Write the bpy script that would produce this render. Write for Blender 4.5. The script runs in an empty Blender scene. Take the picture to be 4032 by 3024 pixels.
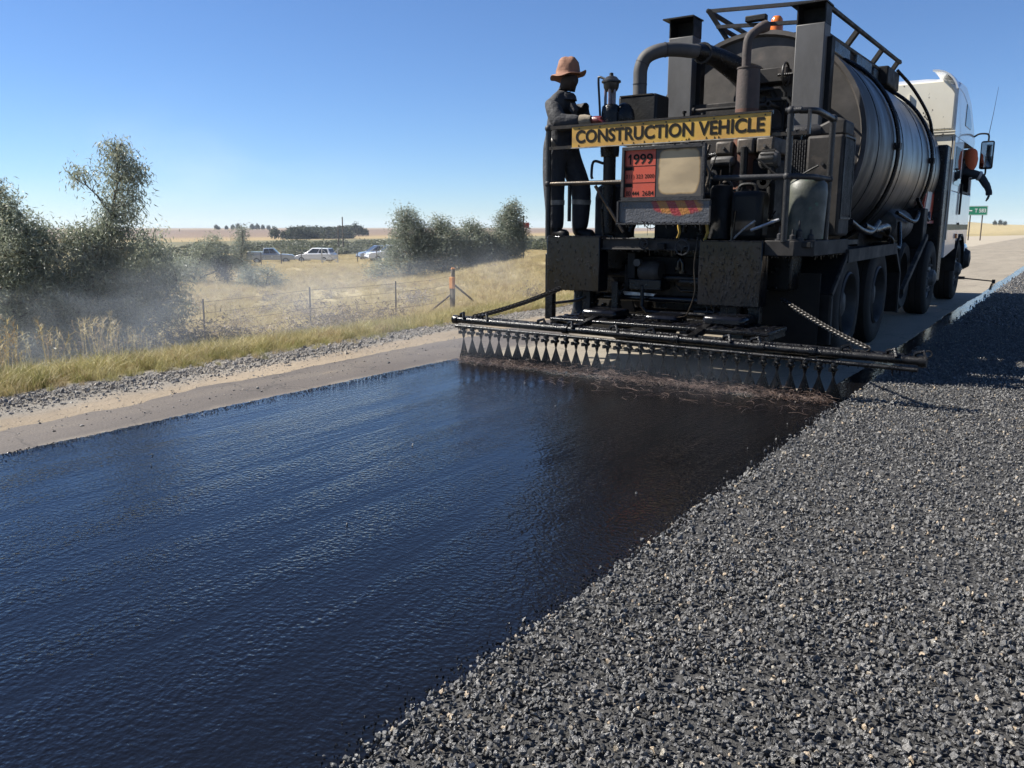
import bpy, bmesh, math, random
import numpy as np
from mathutils import Vector, Matrix, Euler

rad = math.radians
scene = bpy.context.scene
COL = scene.collection

# ------------------------------------------------------------------ camera
CAM_H = 1.25
cam_data = bpy.data.cameras.new('camera')
cam = bpy.data.objects.new('camera', cam_data)
COL.objects.link(cam)
cam.location = (0, 0, CAM_H)
cam.rotation_euler = (rad(90 - 10.745), 0, rad(34.21))
cam_data.sensor_width = 36
cam_data.lens = 29.12
cam_data.clip_start = 0.05
cam_data.clip_end = 20000
scene.camera = cam

# ------------------------------------------------------------------ sky and sun
SUN_EL = 44.0
SUN_AZ = 252.5          # bearing of the sun, clockwise from the road direction (+Y)
world = bpy.data.worlds.new('World')
scene.world = world
world.use_nodes = True
wt = world.node_tree
sky_node = wt.nodes.new('ShaderNodeTexSky')
sky_node.sky_type = 'NISHITA'
sky_node.sun_disc = False
sky_node.sun_elevation = rad(SUN_EL)
sky_node.sun_rotation = rad(SUN_AZ)
sky_node.altitude = 1500
sky_node.air_density = 1.0
sky_node.dust_density = 0.0
sky_node.ozone_density = 7.0
tint = wt.nodes.new('ShaderNodeMix')          # cool white balance of the camera, the same all over the sky
tint.data_type = 'RGBA'
tint.blend_type = 'MULTIPLY'
tint.inputs[0].default_value = 1.0
tint.inputs[7].default_value = (.90, .96, 1.06, 1)
wt.links.new(sky_node.outputs[0], tint.inputs[6])
wt.links.new(tint.outputs[2], wt.nodes['Background'].inputs[0])
wt.nodes['Background'].inputs[1].default_value = 0.053

sun_data = bpy.data.lights.new('sun', 'SUN')
sun_data.energy = 5.0
sun_data.angle = rad(0.53)
sun_data.color = (1.0, 0.95, 0.87)
sun = bpy.data.objects.new('sun', sun_data)
COL.objects.link(sun)
_ce = math.cos(rad(SUN_EL))
to_sun = Vector((math.sin(rad(SUN_AZ)) * _ce, math.cos(rad(SUN_AZ)) * _ce, math.sin(rad(SUN_EL))))
sun.rotation_euler = to_sun.to_track_quat('Z', 'Y').to_euler()

scene.view_settings.view_transform = 'Standard'
scene.view_settings.look = 'None'
scene.view_settings.exposure = 1.25
scene.view_settings.gamma = 1.0
scene.view_settings.use_curve_mapping = False
scene.render.engine = 'CYCLES'
scene.cycles.max_bounces = 8
scene.cycles.transparent_max_bounces = 16
scene.cycles.volume_bounces = 1
scene.cycles.volume_max_steps = 64
scene.cycles.volume_step_rate = 1.0
scene.cycles.sample_clamp_indirect = 6.0
scene.cycles.use_denoising = True


# ------------------------------------------------------------------ materials
ALB = .72          # all colours below are written for a brighter exposure; this brings them to real reflectances


def new_mat(name):
    m = bpy.data.materials.new(name)
    m.use_nodes = True
    nt = m.node_tree
    b = nt.nodes['Principled BSDF']
    return m, nt, b


def N(nt, typ, **kw):
    n = nt.nodes.new(typ)
    for k, v in kw.items():
        if k.startswith('i_'):
            key = k[2:]
            key = int(key) if key.isdigit() else key.replace('_', ' ')
            n.inputs[key].default_value = v
        else:
            setattr(n, k, v)
    return n


def ramp(nt, fac, stops):
    r = nt.nodes.new('ShaderNodeValToRGB')
    el = r.color_ramp.elements
    while len(el) < len(stops):
        el.new(0.5)
    for e, (p, c) in zip(el, stops):
        e.position = p
        e.color = (c[0] * ALB, c[1] * ALB, c[2] * ALB, 1) if not isinstance(c, (int, float)) else (c, c, c, 1)
    nt.links.new(fac, r.inputs[0])
    return r


def pm(name, c1, c2=None, scale=6.0, rough=0.5, rough2=None, metal=0.0, bump=0.0, bscale=60.0,
       lo=0.35, hi=0.65, stretch=(1, 1, 1), spec=0.5, c3=None, scale3=30.0, lo3=.6, hi3=.7, bdist=0.01, coat=0.0, bdetail=4):
    """procedural surface: two colours mixed by noise, optional third for spots, noise bump"""
    m, nt, b = new_mat(name)
    L = nt.links.new
    tc = N(nt, 'ShaderNodeTexCoord')
    mp = N(nt, 'ShaderNodeMapping')
    mp.inputs['Scale'].default_value = stretch
    L(tc.outputs['Object'], mp.inputs[0])
    b.inputs['Metallic'].default_value = metal
    b.inputs['Specular IOR Level'].default_value = spec
    b.inputs['Coat Weight'].default_value = coat
    b.inputs['Roughness'].default_value = rough
    b.inputs['Base Color'].default_value = (c1[0] * ALB, c1[1] * ALB, c1[2] * ALB, 1)
    if c2 is not None:
        nz = N(nt, 'ShaderNodeTexNoise', i_Scale=scale, i_Detail=6.0, i_Roughness=0.62)
        L(mp.outputs[0], nz.inputs['Vector'])
        r = ramp(nt, nz.outputs[0], [(lo, c1), (hi, c2)])
        out = r.outputs[0]
        if c3 is not None:
            n3 = N(nt, 'ShaderNodeTexNoise', i_Scale=scale3, i_Detail=3.0)
            L(mp.outputs[0], n3.inputs['Vector'])
            r3 = ramp(nt, n3.outputs[0], [(lo3, 0.0), (hi3, 1.0)])
            mx = N(nt, 'ShaderNodeMix', data_type='RGBA')
            L(r3.outputs[0], mx.inputs[0])
            L(out, mx.inputs[6])
            mx.inputs[7].default_value = (c3[0] * ALB, c3[1] * ALB, c3[2] * ALB, 1)
            out = mx.outputs[2]
        L(out, b.inputs['Base Color'])
        if rough2 is not None:
            rr = ramp(nt, nz.outputs[0], [(lo, rough), (hi, rough2)])
            L(rr.outputs[0], b.inputs['Roughness'])
    if bump:
        nb = N(nt, 'ShaderNodeTexNoise', i_Scale=bscale, i_Detail=float(bdetail), i_Roughness=0.6)
        L(mp.outputs[0], nb.inputs['Vector'])
        bp = N(nt, 'ShaderNodeBump', i_Strength=bump, i_Distance=bdist)
        L(nb.outputs[0], bp.inputs['Height'])
        L(bp.outputs[0], b.inputs['Normal'])
    return m


M = {}
# soot, bitumen and steel of the spray truck
M['tar_black'] = pm('tar_black', (.004, .004, .0045), (.010, .0095, .0095), 9, .16, .42, spec=.28, bump=.55, bscale=70, bdist=.008)
M['tar_drip'] = pm('tar_drip', (.004, .0045, .006), (.009, .009, .012), 14, .10, .22, bump=.35, bscale=42, bdist=.004, stretch=(1, 1, .3), bdetail=2, spec=.28)
M['soot_steel'] = pm('soot_steel', (.055, .05, .046), (.02, .019, .018), 3.2, .6, .75, bump=.15, bscale=30, c3=(.12, .10, .085), scale3=7, lo3=.55, hi3=.75, spec=.22)
M['duct_steel'] = pm('duct_steel', (.12, .117, .114), (.06, .058, .056), 2.4, .55, .7, bump=.12, bscale=25, stretch=(1, 1, .5))
M['head_steel'] = pm('head_steel', (.13, .113, .10), (.05, .045, .041), 2.1, .62, .75, bump=.12, bscale=20, c3=(.15, .12, .10), scale3=5, lo3=.55, hi3=.8)
M['dark_steel'] = pm('dark_steel', (.017, .0165, .016), (.008, .008, .008), 8, .5, .75, bump=.3, bscale=60, spec=.22)
M['rail_steel'] = pm('rail_steel', (.028, .026, .024), (.012, .012, .012), 12, .28, .5, bump=.35, bscale=90, metal=.2)
M['rail_worn'] = pm('rail_worn', (.10, .075, .05), (.03, .027, .025), 10, .25, .45, metal=.6, bump=.2, bscale=90)
M['frame_grey'] = pm('frame_grey', (.055, .055, .057), (.022, .022, .024), 10, .45, .6, bump=.3, bscale=60, spec=.22)
M['rust'] = pm('rust', (.16, .055, .025), (.05, .035, .03), 5, .8, .9, bump=.3, bscale=60)
M['rust_grey'] = pm('rust_grey', (.09, .06, .05), (.05, .045, .042), 8, .75, .85, bump=.3, bscale=60)
M['engine_tan'] = pm('engine_tan', (.14, .11, .08), (.035, .03, .025), 9, .55, .7, bump=.25, bscale=50)
M['engine_grey'] = pm('engine_grey', (.11, .105, .10), (.03, .029, .027), 9, .5, .7, bump=.2, bscale=50)
M['can_black'] = pm('can_black', (.008, .008, .0085), (.016, .016, .016), 6, .4, .55, bump=.2, bscale=40, spec=.22)
M['drum_green'] = pm('drum_green', (.11, .115, .088), (.035, .042, .034), 5, .45, .6, bump=.2, bscale=30, c3=(.05, .13, .08), scale3=6, lo3=.62, hi3=.66)
M['silver'] = pm('silver', (.65, .65, .65), (.4, .4, .4), 20, .3, .4, metal=.7, bump=.6, bscale=40)
M['glass_tube'] = pm('glass_tube', (.20, .15, .17), (.10, .08, .09), 20, .15, .25)
M['rubber'] = pm('rubber', (.016, .0155, .015), (.03, .027, .024), 5, .7, .85, bump=.25, bscale=50, spec=.22)
M['rim_paint'] = pm('rim_paint', (.22, .22, .215), (.06, .055, .05), 6, .45, .6, bump=.1, bscale=30)
M['rim_dark'] = pm('rim_dark', (.05, .047, .043), (.025, .024, .022), 6, .55, .7)
M['cab_white'] = pm('cab_white', (.95, .89, .72), (.86, .80, .64), 2.5, .32, .42, c3=(.06, .05, .045), scale3=14, lo3=.66, hi3=.70, stretch=(1, 1, .6), coat=.3)
M['cab_side'] = pm('cab_side', (.92, .92, .90), (.84, .84, .82), 2.5, .18, .28, coat=.6)
M['cab_trim'] = pm('cab_trim', (.55, .50, .38), (.40, .36, .28), 6, .5, .6)
M['yellow_band'] = pm('yellow_band', (.55, .38, .10), (.42, .30, .10), 10, .45, .6)
M['glass_dark'] = pm('glass_dark', (.02, .022, .025), None, rough=.04, spec=.8)
M['mirror_glass'] = pm('mirror_glass', (.55, .56, .58), None, rough=.03, metal=1.0)
M['amber'] = pm('amber', (.85, .22, .02), (.65, .15, .02), 20, .12, .2, coat=.5)
M['sign_yellow'] = pm('sign_yellow', (.64, .40, .05), (.52, .28, .045), 3, .42, .55, c3=(.30, .17, .05), scale3=5, lo3=.58, hi3=.85, stretch=(1, 1, 2))
M['sign_black'] = pm('sign_black', (.012, .012, .012), (.022, .02, .018), 20, .6, .7, spec=.1)
M['placard_red'] = pm('placard_red', (.62, .085, .035), (.52, .07, .035), 5, .45, .55)
M['white_edge'] = pm('white_edge', (.5, .46, .38), (.25, .2, .14), 20, .5, .6)
M['yellow_paint'] = pm('yellow_paint', (.62, .40, .06), (.4, .25, .05), 20, .45, .6)
M['red_paint'] = pm('red_paint', (.45, .05, .04), (.3, .04, .04), 12, .45, .55)
M['spray'] = pm('spray', (.009, .007, .006), (.022, .015, .011), 30, .2, .35, bump=.5, bscale=70, stretch=(1, 1, .12), spec=.25)
M['side_dirt'] = pm('side_dirt', (.36, .31, .235), (.44, .385, .295), 1.5, .85, .9, bump=.4, bscale=40)
M['chain'] = pm('chain', (.02, .02, .02), (.05, .045, .04), 40, .25, .4, metal=.5)

# people
M['cloth_black'] = pm('cloth_black', (.018, .019, .023), (.034, .035, .040), 7, .75, .85, bump=.7, bscale=11, bdist=.03)
M['cloth_dark'] = pm('cloth_dark', (.010, .010, .013), (.02, .02, .024), 8, .8, .9, bump=.5, bscale=18, bdist=.02)
M['cloth_navy'] = pm('cloth_navy', (.02, .03, .04), (.03, .04, .05), 8, .8, .9, bump=.4, bscale=18, bdist=.02)
M['hood_brown'] = pm('hood_brown', (.05, .035, .028), (.03, .022, .02), 10, .8, .9, bump=.4, bscale=30)
M['skin_dark'] = pm('skin_dark', (.075, .042, .028), (.06, .033, .022), 12, .5, .6)
M['hat'] = pm('hat', (.32, .15, .085), (.24, .11, .065), 8, .8, .9, bump=.5, bscale=24, bdist=.015)
M['hat_orange'] = pm('hat_orange', (.75, .16, .05), (.62, .12, .04), 8, .75, .85, bump=.3, bscale=24)
M['glove_red'] = pm('glove_red', (.22, .03, .025), (.12, .02, .02), 20, .25, .4, bump=.3, bscale=60)
M['glove_cuff'] = pm('glove_cuff', (.36, .30, .21), (.22, .18, .13), 14, .8, .9, bump=.4, bscale=50)
M['reflective'] = pm('reflective', (.34, .32, .28), (.16, .15, .13), 14, .4, .5)
M['reflective_clean'] = pm('reflective_clean', (.55, .56, .55), (.45, .45, .44), 14, .35, .45)

# roadside
M['wood'] = pm('wood', (.20, .15, .10), (.11, .085, .06), 9, .8, .9, bump=.4, bscale=30, stretch=(4, 4, .6))
M['wood_orange'] = pm('wood_orange', (.72, .30, .06), (.55, .22, .06), 9, .6, .75, bump=.3, bscale=40)
M['post_steel'] = pm('post_steel', (.05, .045, .04), (.09, .06, .045), 20, .6, .75)
M['wire'] = pm('wire', (.09, .085, .08), (.06, .055, .05), 20, .5, .6)
M['bark'] = pm('bark', (.17, .14, .11), (.08, .065, .052), 6, .8, .9, bump=.6, bscale=22, stretch=(1, 1, .4))
M['gate_white'] = pm('gate_white', (.6, .6, .58), (.5, .5, .48), 10, .5, .6)
M['green_sign'] = pm('green_sign', (.005, .22, .12), (.006, .19, .10), 3, .35, .45)
M['sign_white'] = pm('sign_white', (.75, .76, .75), (.68, .68, .67), 5, .4, .5)
M['pole_wood'] = pm('pole_wood', (.13, .10, .075), (.09, .07, .05), 5, .8, .9)
M['red_board'] = pm('red_board', (.55, .06, .06), (.45, .05, .05), 5, .5, .6)
M['car_white'] = pm('car_white', (1.05, 1.05, 1.05), (1.0, 1.0, 1.0), 2, .15, .2, coat=.8)
M['car_silver'] = pm('car_silver', (.42, .46, .52), (.38, .42, .48), 2, .22, .28, metal=.5, coat=.8)
M['car_glass'] = pm('car_glass', (.015, .018, .02), None, rough=.05, spec=.8)
M['car_black'] = pm('car_black', (.015, .015, .015), None, rough=.5)
M['car_lamp'] = pm('car_lamp', (.6, .62, .65), None, rough=.1, metal=.6)
M['car_tail'] = pm('car_tail', (.4, .02, .02), None, rough=.15)


# ------------------------------------------------------------------ mesh helpers
def vec(p):
    return np.array(p, dtype=float)


class MB:
    def __init__(self):
        self.v = []
        self.f = []

    def add(self, vs, fs):
        o = len(self.v)
        self.v += [tuple(p) for p in vs]
        self.f += [tuple(i + o for i in q) for q in fs]
        return self

    def box(self, x0, x1, y0, y1, z0, z1):
        return self.add([(x0, y0, z0), (x1, y0, z0), (x1, y1, z0), (x0, y1, z0), (x0, y0, z1), (x1, y0, z1), (x1, y1, z1), (x0, y1, z1)],
                        [(0, 3, 2, 1), (4, 5, 6, 7), (0, 1, 5, 4), (1, 2, 6, 5), (2, 3, 7, 6), (3, 0, 4, 7)])

    def beam(self, p, q, w, h, up=(0, 0, 1)):
        p, q = vec(p), vec(q)
        d = (q - p) / np.linalg.norm(q - p)
        u = vec(up)
        s = np.cross(d, u)
        if np.linalg.norm(s) < 1e-4:
            s = np.cross(d, (1, 0, 0))
        s /= np.linalg.norm(s)
        u = np.cross(s, d)
        s, u = s * w / 2, u * h / 2
        vs = [p - s - u, p + s - u, p + s + u, p - s + u, q - s - u, q + s - u, q + s + u, q - s + u]
        return self.add(vs, [(0, 1, 2, 3), (7, 6, 5, 4), (0, 4, 5, 1), (1, 5, 6, 2), (2, 6, 7, 3), (3, 7, 4, 0)])

    def tube(self, pts, r, n=10, caps=True):
        P = [vec(p) for p in pts]
        R = [r] * len(P) if isinstance(r, (int, float)) else list(r)
        T = []
        for i in range(len(P)):
            a = P[min(i + 1, len(P) - 1)] - P[max(i - 1, 0)]
            T.append(a / (np.linalg.norm(a) + 1e-12))
        ref = vec((0, 0, 1)) if abs(T[0][2]) < .9 else vec((1, 0, 0))
        nrm = np.cross(T[0], ref)
        nrm /= np.linalg.norm(nrm)
        vs, fs = [], []
        for i, (p, t) in enumerate(zip(P, T)):
            nrm = nrm - t * np.dot(nrm, t)
            nrm /= (np.linalg.norm(nrm) + 1e-12)
            b = np.cross(t, nrm)
            for k in range(n):
                a = 2 * math.pi * k / n
                vs.append(p + R[i] * (math.cos(a) * nrm + math.sin(a) * b))
        for i in range(len(P) - 1):
            for k in range(n):
                k2 = (k + 1) % n
                fs.append((i * n + k, i * n + k2, (i + 1) * n + k2, (i + 1) * n + k))
        if caps:
            fs.append(tuple(range(n - 1, -1, -1)))
            fs.append(tuple((len(P) - 1) * n + k for k in range(n)))
        return self.add(vs, fs)

    def cyl(self, p, q, r, n=16, r2=None):
        return self.tube([p, q], [r, r if r2 is None else r2], n)

    def lathe(self, c, prof, axis='z', n=24, ang=(0, 2 * math.pi), sx=1.0, sy=1.0):
        """prof: list of (radius, height) about an axis through c"""
        full = abs(ang[1] - ang[0] - 2 * math.pi) < 1e-6
        m = n if full else n + 1
        vs, fs = [], []
        for (r, h) in prof:
            for k in range(m):
                a = ang[0] + (ang[1] - ang[0]) * k / n
                x, y = r * math.cos(a) * sx, r * math.sin(a) * sy
                if axis == 'z':
                    vs.append((c[0] + x, c[1] + y, c[2] + h))
                elif axis == 'y':
                    vs.append((c[0] + x, c[1] + h, c[2] + y))
                else:
                    vs.append((c[0] + h, c[1] + x, c[2] + y))
        for i in range(len(prof) - 1):
            for k in range(n):
                k2 = (k + 1) % m if full else k + 1
                q = (i * m + k, i * m + k2, (i + 1) * m + k2, (i + 1) * m + k)
                fs.append(q if axis != 'y' else q[::-1])
        return self.add(vs, fs)

    def prism(self, poly, axis, a0, a1):
        """poly: 2-D outline; axis 'x': (y,z), 'y': (x,z), 'z': (x,y)"""
        n = len(poly)
        vs = []
        for a in (a0, a1):
            for (u, w) in poly:
                vs.append({'x': (a, u, w), 'y': (u, a, w), 'z': (u, w, a)}[axis])
        fs = [tuple(range(n)), tuple(range(2 * n - 1, n - 1, -1))]
        for k in range(n):
            k2 = (k + 1) % n
            fs.append((k2, k, n + k, n + k2))
        return self.add(vs, fs)

    def ball(self, c, r, n=12, m=8, s=(1, 1, 1)):
        vs, fs = [], []
        for i in range(m + 1):
            t = math.pi * i / m
            for k in range(n):
                a = 2 * math.pi * k / n
                vs.append((c[0] + r * s[0] * math.sin(t) * math.cos(a), c[1] + r * s[1] * math.sin(t) * math.sin(a), c[2] + r * s[2] * math.cos(t)))
        for i in range(m):
            for k in range(n):
                k2 = (k + 1) % n
                fs.append((i * n + k, (i + 1) * n + k, (i + 1) * n + k2, i * n + k2))
        return self.add(vs, fs)

    def torus(self, c, R, r, axis='z', n=24, m=8):
        prof = [(R + r * math.cos(2 * math.pi * j / m), r * math.sin(2 * math.pi * j / m)) for j in range(m + 1)]
        return self.lathe(c, prof, axis, n)

    def mesh(self, name, mat, off=(0, 0, 0), smooth=True, angle=38):
        me = bpy.data.meshes.new(name)
        V = np.array(self.v, dtype=float) - np.array(off)
        me.from_pydata([tuple(p) for p in V], [], self.f)
        bm = bmesh.new()
        bm.from_mesh(me)
        bmesh.ops.remove_doubles(bm, verts=bm.verts, dist=1e-5)
        bmesh.ops.recalc_face_normals(bm, faces=bm.faces)
        bm.to_mesh(me)
        bm.free()
        me.materials.append(mat)
        if smooth:
            me.shade_smooth()
            me.set_sharp_from_angle(angle=rad(angle))
        return me

    def build(self, name, mat, parent=None, loc=None, bevel=0.0, smooth=True, angle=38):
        base = BASE[parent] if parent is not None else (loc if loc is not None else (0, 0, 0))
        me = self.mesh(name, M[mat] if isinstance(mat, str) else mat, base, smooth, angle)
        o = bpy.data.objects.new(name, me)
        COL.objects.link(o)
        if parent is not None:
            o.parent = parent
        else:
            o.location = base
        BASE[o] = base
        if bevel:
            b = o.modifiers.new('bevel', 'BEVEL')
            b.width = bevel
            b.segments = 2
            b.limit_method = 'ANGLE'
            b.angle_limit = rad(40)
        return o


BASE = {}


def place(name, me, parent, pos, rot=(0, 0, 0), scale=(1, 1, 1)):
    """one more part that shares a mesh with its look-alikes"""
    o = bpy.data.objects.new(name, me)
    COL.objects.link(o)
    b = BASE[parent]
    o.parent = parent
    o.location = (pos[0] - b[0], pos[1] - b[1], pos[2] - b[2])
    o.rotation_euler = rot
    o.scale = scale
    BASE[o] = tuple(pos)
    return o


def tag(o, label=None, cat=None, group=None, kind=None):
    if label:
        o['label'] = label
    if cat:
        o['category'] = cat
    if group:
        o['group'] = group
    if kind:
        o['kind'] = kind
    return o


def thing(name, loc, label, cat, group=None):
    o = bpy.data.objects.new(name, None)
    o.empty_display_size = .3
    COL.objects.link(o)
    o.location = loc
    BASE[o] = tuple(loc)
    return tag(o, label, cat, group)


def copy_thing(src, loc, rotz=0.0, label=None, scale=None):
    r = src.copy()
    COL.objects.link(r)
    r.location = loc
    r.rotation_euler = (0, 0, rotz)
    if scale:
        r.scale = scale
    BASE[r] = tuple(loc)
    if label:
        r['label'] = label
    for ch in src.children:
        c = ch.copy()
        COL.objects.link(c)
        c.parent = r
        for g in ch.children:
            d = g.copy()
            COL.objects.link(d)
            d.parent = c
    return r


def arc(c, r, a0, a1, n, plane='xz'):
    out = []
    for k in range(n + 1):
        a = rad(a0 + (a1 - a0) * k / n)
        u, w = r * math.cos(a), r * math.sin(a)
        if plane == 'xz':
            out.append((c[0] + u, c[1], c[2] + w))
        elif plane == 'yz':
            out.append((c[0], c[1] + u, c[2] + w))
        else:
            out.append((c[0] + u, c[1] + w, c[2]))
    return out


def smooth_path(pts, n=6):
    """Catmull-Rom through points"""
    P = [vec(p) for p in pts]
    P = [2 * P[0] - P[1]] + P + [2 * P[-1] - P[-2]]
    out = []
    for i in range(1, len(P) - 2):
        for k in range(n):
            t = k / n
            out.append(.5 * (2 * P[i] + (P[i + 1] - P[i - 1]) * t + (2 * P[i - 1] - 5 * P[i] + 4 * P[i + 1] - P[i + 2]) * t * t + (3 * P[i] - P[i - 1] - 3 * P[i + 1] + P[i + 2]) * t ** 3))
    out.append(P[-2])
    return out


_txt = [0]


def text_mesh(s, width, height, mat, bold=0.0, name='lettering'):
    """flat lettering in the XZ plane, facing -Y, lower left corner at the origin, fitted to width x height"""
    cu = bpy.data.curves.new('t', 'FONT')
    cu.body = s
    cu.size = 1
    cu.offset = bold
    cu.fill_mode = 'FRONT'
    cu.resolution_u = 4
    cu.extrude = 0.0
    o = bpy.data.objects.new('t', cu)
    COL.objects.link(o)
    bpy.context.view_layer.update()
    dg = bpy.context.evaluated_depsgraph_get()
    me = bpy.data.meshes.new_from_object(o.evaluated_get(dg))
    bpy.data.objects.remove(o)
    n = len(me.vertices)
    co = np.zeros(n * 3)
    me.vertices.foreach_get('co', co)
    co = co.reshape(-1, 3)
    mn, mx = co.min(0), co.max(0)
    out = np.zeros_like(co)
    out[:, 0] = (co[:, 0] - mn[0]) / (mx[0] - mn[0]) * width
    out[:, 2] = (co[:, 1] - mn[1]) / (mx[1] - mn[1]) * height
    me.vertices.foreach_set('co', out.ravel())
    me.name = name
    me.polygons.foreach_set('use_smooth', np.zeros(len(me.polygons), bool))
    me.materials.clear()
    me.materials.append(M[mat])
    me.update()
    return me


def scatter(name, pts, rots, scls, idx, sources, mat=None, kind='stuff', label=None):
    """one object whose points each carry a copy of one of the source meshes"""
    coll = bpy.data.collections.new(name + '_sources')
    for k, s in enumerate(sources):
        o = bpy.data.objects.new('%s_src_%02d' % (name, k), s)
        coll.objects.link(o)
    me = bpy.data.meshes.new(name)
    n = len(pts)
    me.vertices.add(n)
    me.vertices.foreach_set('co', np.asarray(pts, dtype=np.float32).ravel())
    for nm, typ, arr in (('rot', 'FLOAT_VECTOR', rots), ('scl', 'FLOAT_VECTOR', scls)):
        a = me.attributes.new(nm, typ, 'POINT')
        a.data.foreach_set('vector', np.asarray(arr, dtype=np.float32).ravel())
    a = me.attributes.new('idx', 'INT', 'POINT')
    a.data.foreach_set('value', np.asarray(idx, dtype=np.int32))
    o = bpy.data.objects.new(name, me)
    COL.objects.link(o)
    ng = bpy.data.node_groups.new(name + '_nodes', 'GeometryNodeTree')
    ng.interface.new_socket('Geometry', in_out='INPUT', socket_type='NodeSocketGeometry')
    ng.interface.new_socket('Geometry', in_out='OUTPUT', socket_type='NodeSocketGeometry')
    gi = ng.nodes.new('NodeGroupInput')
    go = ng.nodes.new('NodeGroupOutput')
    ci = ng.nodes.new('GeometryNodeCollectionInfo')
    ci.inputs['Collection'].default_value = coll
    ci.inputs['Separate Children'].default_value = True
    ci.inputs['Reset Children'].default_value = True
    ip = ng.nodes.new('GeometryNodeInstanceOnPoints')
    ip.inputs['Pick Instance'].default_value = True

    def attr(nm, typ):
        na = ng.nodes.new('GeometryNodeInputNamedAttribute')
        na.data_type = typ
        na.inputs['Name'].default_value = nm
        return na.outputs['Attribute']
    L = ng.links.new
    L(gi.outputs[0], ip.inputs['Points'])
    L(ci.outputs[0], ip.inputs['Instance'])
    L(attr('idx', 'INT'), ip.inputs['Instance Index'])
    e2r = ng.nodes.new('FunctionNodeEulerToRotation')
    L(attr('rot', 'FLOAT_VECTOR'), e2r.inputs[0])
    L(e2r.outputs[0], ip.inputs['Rotation'])
    L(attr('scl', 'FLOAT_VECTOR'), ip.inputs['Scale'])
    L(ip.outputs[0], go.inputs[0])
    md = o.modifiers.new('copies', 'NODES')
    md.node_group = ng
    o['kind'] = kind
    if label:
        o['label'] = label
    return o

# ------------------------------------------------------------------ the lie of the land
PX = np.array([-6000, -3000, -1400, -900, -550, -350, -220, -130, -80, -60, -40, -25, -17.5, -12, -9, -7.5, -6.6, -5.3, 5.3, 6.6, 9, 14, 30, 80, 400, 1500, 6000.])
PZ = np.array([-8, -6, -4.6, -7.2, -8.9, -7.0, -5.3, -4.1, -3.3, -2.9, -2.2, -1.95, -1.6, -.92, -.42, -.12, -.045, -.03, -.03, -.05, -.4, -1.0, -1.6, -2, -3, -3, -3.])


def sstep(x, a, b):
    t = np.clip((x - a) / (b - a), 0, 1)
    return t * t * (3 - 2 * t)


def tz(X, Y):
    X, Y = np.asarray(X, float), np.asarray(Y, float)
    w = sstep(Y, 20, 42) * (1 - sstep(Y, 150, 210))
    Xs = np.where(X < -5.3, np.minimum(X + w * 16, -5.3), X)
    z = np.interp(Xs, PX, PZ)
    far = np.clip((-X - 9) / 12, 0, 1)
    z = z + far * (.10 * np.sin(X * .31 + 1.7 * np.sin(Y * .11)) * np.cos(Y * .27) + .05 * np.sin(X * .9 + Y * .7))
    z = z + 6.5 * np.exp(-((Y - 1500) / 420.) ** 2) * sstep(X, -900, -300) * (1 - .6 * sstep(X, -100, 200))
    z = z + 13 * np.exp(-((X + 232) / 60.) ** 2 - ((Y - 1500) / 200.) ** 2)
    z = z + 5 * np.exp(-((X + 170) / 70.) ** 2 - ((Y - 1500) / 200.) ** 2)
    return z


def axis_coords(neg, pos, first, grow):
    out = [0.0]
    s = first
    while out[-1] < pos:
        out.append(out[-1] + s)
        s *= grow
    left = [0.0]
    s = first
    while left[-1] > neg:
        left.append(left[-1] - s)
        s *= grow
    return np.array(sorted(set(left + out)))


gx = np.unique(np.concatenate([axis_coords(-6000, 5000, .5, 1.045), np.linspace(-60, -5, 90), np.linspace(-420, -60, 50)]))
gy = np.unique(np.concatenate([axis_coords(-60, 6000, .8, 1.045), np.linspace(0, 90, 70), np.linspace(1000, 2000, 30)]))
GX, GY = np.meshgrid(gx, gy)
GZ = tz(GX, GY)
nx, ny = len(gx), len(gy)
gv = np.stack([GX.ravel(), GY.ravel(), GZ.ravel()], 1)
ii = np.arange((ny - 1) * nx).reshape(ny - 1, nx)[:, :-1].ravel()
gf = np.stack([ii, ii + 1, ii + nx + 1, ii + nx], 1)


def mesh_np(name, verts, faces, mat, smooth=True):
    me = bpy.data.meshes.new(name)
    nv, nf, k = len(verts), len(faces), faces.shape[1]
    me.vertices.add(nv)
    me.vertices.foreach_set('co', np.asarray(verts, np.float32).ravel())
    me.loops.add(nf * k)
    me.loops.foreach_set('vertex_index', np.asarray(faces, np.int32).ravel())
    me.polygons.add(nf)
    me.polygons.foreach_set('loop_start', np.arange(0, nf * k, k, dtype=np.int32))
    me.polygons.foreach_set('use_smooth', np.full(nf, smooth))
    me.update(calc_edges=True)
    me.materials.append(mat)
    return me


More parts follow.
